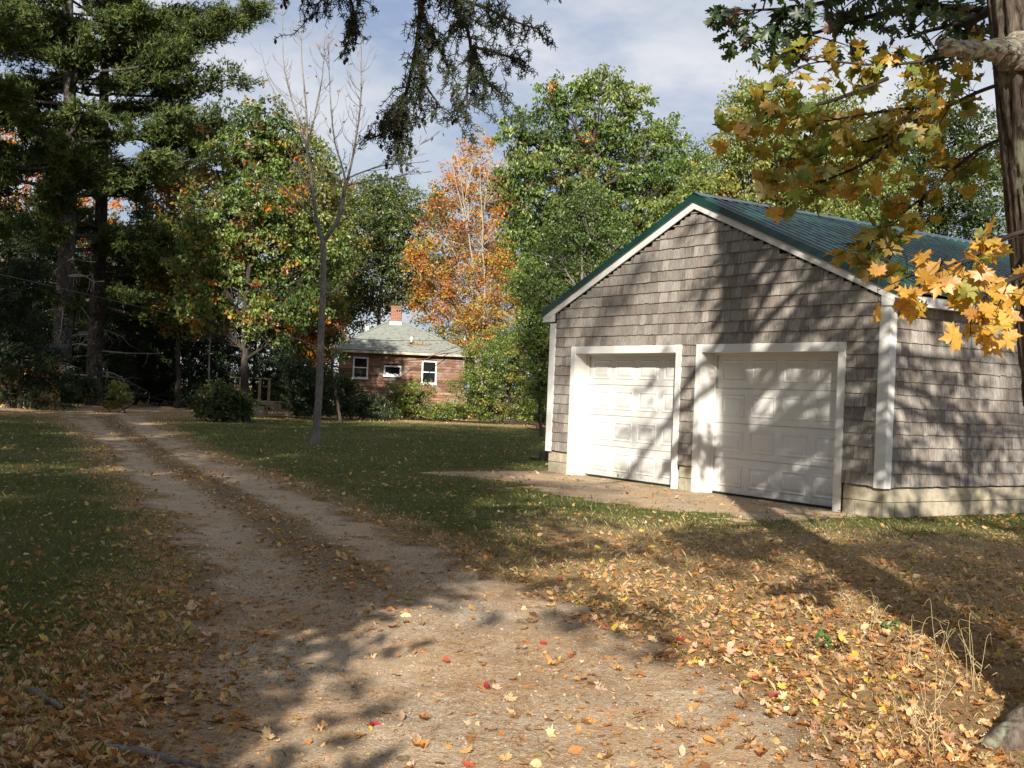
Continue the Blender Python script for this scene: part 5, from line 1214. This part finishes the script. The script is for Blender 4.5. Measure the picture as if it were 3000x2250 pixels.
# ================================================================== GROUND COVER
def in_building(x, y):
    a, b = gar(x, y); c = (a > -GW - .05) & (a < .06) & (b > -.03) & (b < GL + .1)
    return c | ((x > -9.2) & (x < -1.9) & (y > 57.7) & (y < 65))
def frustum_xy(rs, n, y0, y1, power=1.0, margin=1.2):
    """points thinning out with distance from the drive's near end"""
    y = np.exp(rs.uniform(math.log(y0), math.log(y1), n)); x = rs.uniform(-1, 1, n) * (.47 * y + margin); return x, y
def grass():
    rs = np.random.default_rng(301)
    BV = np.array([(-.5, 0, 0), (.5, 0, 0), (.1, .25, .6), (.05, .8, 1.)]); BT_ = np.array([(0, 1, 2), (0, 2, 3)])
    x, y = frustum_xy(rs, 240000, 4.2, 54); u = np.abs(drive_u(x, y)); ap = apron_in(x, y); dry = dry_amount(x, y)
    pr = np.where(u > 1.0, 1, np.where((u < .28) & (y > 11), .25, .03)) * np.where(ap > .15, .06, 1) * np.where(dry > .75, .33, 1.)
    pr = np.where((y < 8) & (x > -1.5), pr * .35, pr)
    k = (rs.random(len(x)) < pr * (.35 + .65 * fbm(x * 1.7, y * 1.7, 91, 3) * 1.6)) & ~in_building(x, y); x, y, dry = x[k], y[k], dry[k]
    z = ground_z(x, y); n = len(x); a = rs.uniform(0, 6.283, n); ca, sa = np.cos(a), np.sin(a)
    Mx = np.zeros((n, 3, 3)); Mx[:, 0, 0] = ca; Mx[:, 0, 1] = -sa; Mx[:, 1, 0] = sa; Mx[:, 1, 1] = ca; Mx[:, 2, 2] = 1
    h = rs.uniform(.016, .048, n) * (1 + .9 * (rs.random(n) < .08)) * np.where(y > 25, 1.35, 1); w = np.maximum(.0028, y * .0005)
    g1 = np.array([(.075, .094, .017), (.115, .135, .025), (.165, .175, .035)])[rs.integers(3, size=n)]; d1 = np.array([(.52, .40, .20), (.42, .31, .14), (.26, .25, .08)])[rs.integers(3, size=n)]
    isd = rs.random(n) < np.clip(dry * 1.0 - .08, .06, .88); c = np.where(isd[:, None], d1, g1) * rs.uniform(.7, 1.3, (n, 1))
    v, t, cc = scatter(BV, BT_, np.c_[x, y, z - .004], Mx, np.stack([w, h * .9, h], 1), c)
    o = obj('grass', mesh_tri('grass', v, t, M['grass'], cc)); tag(o, 'short mown grass, green on the lawn and dry near the drive', 'grass', None, 'stuff')
grass()

LIT = [(.64, .40, .18), (.55, .31, .125), (.44, .20, .07), (.70, .50, .27), (.58, .27, .085), (.32, .16, .07), (.58, .37, .24)]
def litter_density(x, y):
    u = np.abs(drive_u(x, y)); ap = apron_in(x, y)
    bed = sstep(-.2, .9, x) * sstep(5.3, 6.8, y) * sstep(13.5, 11, y) * sstep(.75, 1.1, u)
    edge = np.exp(-((u - 1.12) / .25) ** 2) * .9; strip = np.exp(-(u / .32) ** 4) * sstep(6.5, 10, y) * 1.0
    left = sstep(-.9, -1.6, x) * sstep(9, 5, y) * .7
    side = sstep(5, 6, x) * .9
    base = np.where(u < .95, .05 + .10 * sstep(-.2, .8, x) * sstep(9, 6, y), .17); base = np.where(ap > .1, .16, base)
    far = sstep(30, 42, y) * sstep(-8, -13, x) * .5
    return np.clip(np.maximum.reduce([bed, edge, strip, left, base, far, side]), 0, 1) * (.35 + 1.5 * fbm(x * 1.4, y * 1.4, 133, 4))
def leaf_litter():
    rs = np.random.default_rng(302); A = Acc()
    x, y = frustum_xy(rs, 125000, 4.2, 60); k = (rs.random(len(x)) < litter_density(x, y)) & ~in_building(x, y); x, y = x[k], y[k]; n = len(x)
    pos = np.c_[x, y, ground_z(x, y) + .010]; near = y < 9
    nrm = rs.normal(0, .34, (n, 3)) + np.array([0, 0, 1.0]); Mx = frames(nrm, rs); size = (.022 + .055 * rs.random(n) ** 2.2) * np.where(y > 16, 1.35, 1)
    c = np.array(LIT)[rs.integers(len(LIT), size=n)] * rs.uniform(.6, 1.2, (n, 1)); yl = rs.random(n) < .05; c[yl] = np.array((.55, .40, .07))
    kind = rs.choice(3, n, p=[.42, .18, .40])
    # the largest ones become single leaves; the rest one litter mass
    px, py, d = project(pos); vis = (px > 0) & (px < 3000) & (py < 2250); score = np.where(vis, size / d, 0); big = np.zeros(n, bool); big[np.argsort(-score)[:255]] = True
    fam = [LMAPLE, LOAK, LOVATE]; CURLD = (np.array([(0, 0, .02), (.34, .45, .13), (0, 1, .05), (-.34, .45, .16)]), DIAMOND[1])
    pick = rs.integers(12, size=n); lod = np.where(y < 8.5, 0, np.where(y < 15, 1, 2))
    for f in range(3):
        for s_, (V, T) in enumerate(fam[f]):
            m_ = (kind == f) & ~big & (pick % len(fam[f]) == s_) & (lod == 0)
            if m_.any(): v, t, cc = scatter(V, T, pos[m_], Mx[m_], size[m_], c[m_]); A.add(v, t, cc)
    for s_, (V, T) in enumerate(LOVATE):
        m_ = ~big & (pick % 3 == s_) & (lod == 1)
        v, t, cc = scatter(V, T, pos[m_], Mx[m_], size[m_], c[m_]); A.add(v, t, cc)
    m_ = ~big & (lod == 2); v, t, cc = scatter(*CURLD, pos[m_], Mx[m_], size[m_], c[m_]); A.add(v, t, cc)
    o = obj('leaf_litter', A.mesh('leaf_litter', M['litter'], True)); tag(o, 'scattered dry brown leaves lying over ground and drive', 'leaf litter', None, 'stuff')
    names = ['tan', 'brown', 'rust', 'pale buff', 'orange-brown', 'dark', 'pinkish']; cache = {}; used = set()
    def single(p, Mx_, size_, V, T, key, colr, label, group):
        if key not in cache: cache[key] = mesh_tri('fallen_leaf', V, T, M['litter'], np.broadcast_to(np.array(colr), (len(V), 3)), True)
        o = bpy.data.objects.new('fallen_leaf', cache[key]); link(o); m4 = np.eye(4); m4[:3, :3] = Mx_ * size_; m4[:3, 3] = p; o.matrix_world = Matrix(m4.tolist()); tag(o, label, 'leaf', group)
    kn = ['maple', 'oak', 'oval']
    for i in np.where(big)[0]:
        xx, yy = pos[i, :2]; u = drive_u(xx, yy); ppx, ppy = px[i], py[i]; f = int(kind[i])
        band = 'at the bottom edge' if ppy > 2150 else ('near the bottom' if ppy > 2050 else ('farther back' if ppy < 1830 else 'in mid-foreground'))
        side = ('far left' if ppx < 350 else 'left' if ppx < 800 else 'left of centre' if ppx < 1250 else 'centre' if ppx < 1750 else 'right of centre' if ppx < 2250 else 'right')
        where = ('on shaded soil' if xx < -1.2 else 'in the leaf bed' if xx > 1.35 or u > .95 else 'on gravel') + f', {band}, {side}'
        for tries in range(80):                        # prefer a look no neighbour has yet
            if tries > 30: f = int(rs.integers(3))
            sh = int(rs.integers(len(fam[f]))); ci = int(rs.integers(len(LIT)))
            curl = (('flat', 'curled', 'arched', 'crumpled'), ('flat', 'curled', 'arched'), ('flat', 'curled', 'arched'))[f][sh]; lab = f'{curl} {names[ci]} {kn[f]} leaf {where}'
            if lab not in used: break
        used.add(lab); V, T = fam[f][sh]
        single(pos[i] + np.array([0, 0, .004]), Mx[i], size[i], V, T, (f, sh, ci), LIT[ci], lab, 'single fallen leaves in the foreground')
    reds = [(1600, 1878, 'bright red curled leaf on the gravel near the middle of the picture'), (1663, 1912, 'red-orange maple leaf just right of the bright red curled leaf'), (1090, 2118, 'crimson maple leaf near the bottom, left of centre'), (1375, 2232, 'scarlet leaf at the bottom edge of the gravel'), (1645, 1703, 'small red leaf at the edge of the dry grass'), (1770, 1845, 'small dark red leaf right of the bright red curled one'), (1415, 2010, 'orange-red leaf lying low on the gravel'), (1318, 1940, 'small crimson leaf at the shadow edge'), (1990, 1873, 'red leaf in the leaf bed left of the dry stalks'), (2220, 1990, 'dull red leaf in the near leaf bed'), (2275, 2036, 'dark red leaf low in the near leaf bed')]
    for j, (px_, py_, lab) in enumerate(reds):
        p = G(px_, py_); p[2] = float(ground_z(p[0], p[1])) + .018; V, T = LMAPLE[(1, 0, 3, 1)[j % 4]]; cc = [(.42, .035, .03), (.45, .11, .05), (.34, .03, .045), (.45, .10, .05)][j % 4]
        single(p, frames(np.array([[rs.normal(0, .3), -.25, 1.]]), rs)[0], .052, V, T, ('red', j % 4, j), cc, lab, None)
leaf_litter()

def small_stuff():
    rs = np.random.default_rng(303)
    # pine needles over the near gravel
    n = 70000; y = np.exp(rs.uniform(math.log(4.2), math.log(12), n)); x = rs.uniform(-2.4, 3.2, n); k = rs.random(n) < (fbm(x * 1.3, y * 1.3, 3, 3) * 2.6 - .8); x, y = x[k], y[k]; n = len(x)
    a = rs.normal(.1, .7, n) + np.where(rs.random(n) < .5, 0, math.pi); ca, sa = np.cos(a), np.sin(a); Mx = np.zeros((n, 3, 3)); Mx[:, 0, 0] = ca; Mx[:, 0, 1] = -sa; Mx[:, 1, 0] = sa; Mx[:, 1, 1] = ca; Mx[:, 2, 2] = 1
    NV = np.array([(0, -.5, 0), (0, .5, 0), (1, 0, .06)]); c = np.array([(.44, .22, .08), (.52, .29, .12), (.32, .15, .06)])[rs.integers(3, size=n)] * rs.uniform(.7, 1.2, (n, 1))
    v, t, cc = scatter(NV, np.array([(0, 1, 2)]), np.c_[x, y, ground_z(x, y) + .009], Mx, np.stack([rs.uniform(.05, .12, n), np.full(n, .0028), np.full(n, .2)], 1), c)
    o = obj('pine_needles', mesh_tri('pine_needles', v, t, M['litter'], cc)); tag(o, 'rust pine needles strewn over the near gravel', 'needles', None, 'stuff')
    # loose stones
    n = 30000; y = np.exp(rs.uniform(math.log(4.2), math.log(11), n)); l, r = drive_edges(y); x = l + (r - l) * rs.random(n); s_ = rs.gamma(1.3, .0014, n) + .0020
    OV = np.array([(1, 0, -.4), (-.7, .8, -.4), (-.6, -.9, -.4), (.1, .1, .8), (.5, .6, .3)], float); OT = np.array([(0, 1, 4), (1, 3, 4), (3, 0, 4), (0, 3, 2), (3, 1, 2), (0, 2, 1)])
    c = np.array([(.30, .25, .19), (.24, .195, .145), (.16, .13, .10), (.38, .33, .27)])[rs.integers(4, size=n)] * rs.uniform(.8, 1.15, (n, 1))
    v, t, cc = scatter(OV, OT, np.c_[x, y, ground_z(x, y) + .007], frames(rs.normal(size=(n, 3)), rs), s_, c)
    o = obj('loose_stones', mesh_tri('loose_stones', v, t, M['stone'], cc)); tag(o, 'small loose stones of the gravel drive', 'gravel', None, 'stuff')
def m_stone():
    s = NT('stones'); return s.princ(s.attr(), .85, .25)
M['stone'] = m_stone(); small_stuff()

def props():
    rs = np.random.default_rng(304)
    def branch(name, label, pts, r0, r1, mat, n=8, cat='stick', squash=None):
        W = np.array([G(x, y) for x, y in pts]); W[:, 2] = ground_z(W[:, 0], W[:, 1]) + r0 * .55; Q = curve(W, 8); Q[1:-1, 2] += rs.normal(0, r0 * .12, len(Q) - 2)
        rr = np.linspace(r0, r1, len(Q)) * (1 + rs.normal(0, .08, len(Q))); v, t = tube(Q, rr, n)
        o = obj(name, mesh_tri(name, v, t, M[mat], None, True)); tag(o, label, cat)
    branch('tree_root', 'grey weathered root lying flush in the soil, bottom left', [(310, 2200), (400, 2203), (500, 2225), (560, 2232), (640, 2250)], .024, .010, 'bark_gray', cat='root')
    branch('bark_piece', 'pale grey piece of bark on the shaded ground at the left', [(92, 2026), (135, 2050), (188, 2078)], .022, .012, 'bark_gray', cat='bark')
    branch('bark_piece', 'smaller pale wood chip just right of the bark piece', [(238, 2035), (262, 2048), (284, 2066)], .013, .008, 'bark_gray', cat='bark')
    branch('twig', 'thin dark twig on the shaded gravel, lower left', [(590, 2108), (680, 2118), (790, 2130)], .007, .003, 'twig', 5)
    branch('twig', 'short dark twig right of the thin one on the gravel', [(762, 2098), (790, 2110), (812, 2120)], .005, .003, 'twig', 5)
    branch('twig', 'arched thin branch on the shaded grass before the side wall', [(2660, 1590), (2690, 1562), (2740, 1570), (2790, 1600)], .008, .003, 'twig', 5)
    # block of wood at the left foot of the garage
    p = G(1598, 1350); e = empty('wood_block', (p[0], p[1], 0), .5); tag(e, 'dark weathered wood block at the left foot of the garage', 'wood block')
    box('block', (-.12, -.10, -.02), (.10, .10, .20), M['bark_dark'], e, .012); box('plank', (-.34, -.12, -.01), (-.10, .12, .07), M['bark_dark'], e, .01)
    # tall dry grass stalks
    spots = [(2665, 1960, 7, .34, 'tall bleached grass clump at the shadow edge, left of three'), (2745, 1930, 5, .36, 'sparse tall bleached stalks between two grass clumps'), (2868, 2018, 8, .36, 'tall bleached grass clump nearest the big trunk'), (2710, 2130, 8, .30, 'bleached stalks in the near leaf bed'), (2560, 1850, 4, .28, 'thin reddish stalk leaning left at the shadow edge'), (2905, 1800, 6, .34, 'green and straw stalks in the lit patch at the right'), (2960, 2025, 3, .20, 'short pale stalks beside the trunk foot'), (2480, 1780, 5, .14, 'short dry grass tuft on the shadow line'), (2720, 2200, 6, .22, 'dry stalks near the bottom right corner')]
    for px_, py_, k, h, lab in spots:
        b = G(px_, py_); b[2] = float(ground_z(b[0], b[1])); root = empty('dry_grass_clump', b); tag(root, lab, 'grass clump', 'dry grass clumps at the right')
        for j in range(k):
            o_ = np.array([rs.normal(0, .04), rs.normal(0, .03), 0]); tip = o_ + np.array([rs.normal(-.02, .07), rs.normal(0, .05), h * rs.uniform(.5, 1.1)]); mid = (o_ + tip) / 2 + np.array([rs.normal(0, .02), 0, h * .05])
            Q = curve([o_, mid, tip, tip + np.array([rs.normal(0, .04), 0, rs.uniform(-.04, .02)])], 6); v, t = tube(Q, np.linspace(.0016, .0006, len(Q)), 4)
            obj('stalk', mesh_tri('stalk', v, t, M['straw'], None, True), root)
        nb = 7; A = Acc()
        for j in range(nb):
            z0 = rs.uniform(.02, h * .55); s_ = np.array([rs.normal(0, .03), rs.normal(0, .02), z0]); dr = np.array([rs.choice((-1, 1)) * rs.uniform(.04, .09), rs.normal(0, .03), rs.uniform(-.03, .05)]); w = np.array([0, .0, .0018])
            m_ = s_ + dr * .55 + np.array([0, 0, .03]); V = np.array([s_ - w, s_ + w, m_ - w, m_ + w, s_ + dr]); A.add(V, np.array([(0, 1, 3), (0, 3, 2), (2, 3, 4)]))
        obj('blades', A.mesh('blades', M['straw']), root, kind='stuff')
    # little green weeds by the sill and in the leaf bed
    for px_, py_, lab in ((1750, 1396, 'small green weed by the left door sill, left one'), (1815, 1408, 'small green weed by the left door sill, right one'), (2528, 1488, 'green weed at the foundation near the corner'), (2605, 1848, 'green weed on the shadow edge among stalks'), (2425, 1900, 'low green weed in the leaf bed beside a pine cone'), (1915, 1421, 'tiny green weed near the right end of the left sill')):
        b = G(px_, py_); b[2] = float(ground_z(b[0], b[1])); root = empty('weed', b); tag(root, lab, 'weed')
        q = rs.normal(0, .035, (8, 3)) + np.array([0, 0, .04]); v, t, c = leaf_cloud(rs, q, .03, 5, .04, [(.08, .15, .03), (.12, .19, .04)], [1, 1]); v[:, 2] = np.maximum(v[:, 2], .0); obj('leaves', mesh_tri('leaves', v, t, M['leaf'], c), root)
    # pine cone in the leaf bed
    b = G(2470, 1905); b[2] = float(ground_z(b[0], b[1])) + .02; A = Acc()
    for k in range(60):
        f = k / 60; a = k * 2.4; r = .022 * math.sin(math.pi * min(1, .15 + f * .85)) + .004; p = np.array([f * .10 - .05, r * math.cos(a), r * math.sin(a)]); q = np.array([-.3, math.cos(a), math.sin(a)]); s_ = np.cross(q, (1, 0, 0)); s_ /= np.linalg.norm(s_)
        A.add(np.array([p * .5 + np.array([p[0] * .5, 0, 0]), p + s_ * .008, p + q * .010, p - s_ * .008]), np.array([(0, 1, 2), (0, 2, 3)]))
    o = obj('pine_cone', A.mesh('pine_cone', M['twig']), None, b); tag(o, 'dark pine cone lying in the leaf bed', 'pine cone')
M['straw'] = m_plain('straw', (.50, .40, .22), .8, .2, .3, 20)
props()
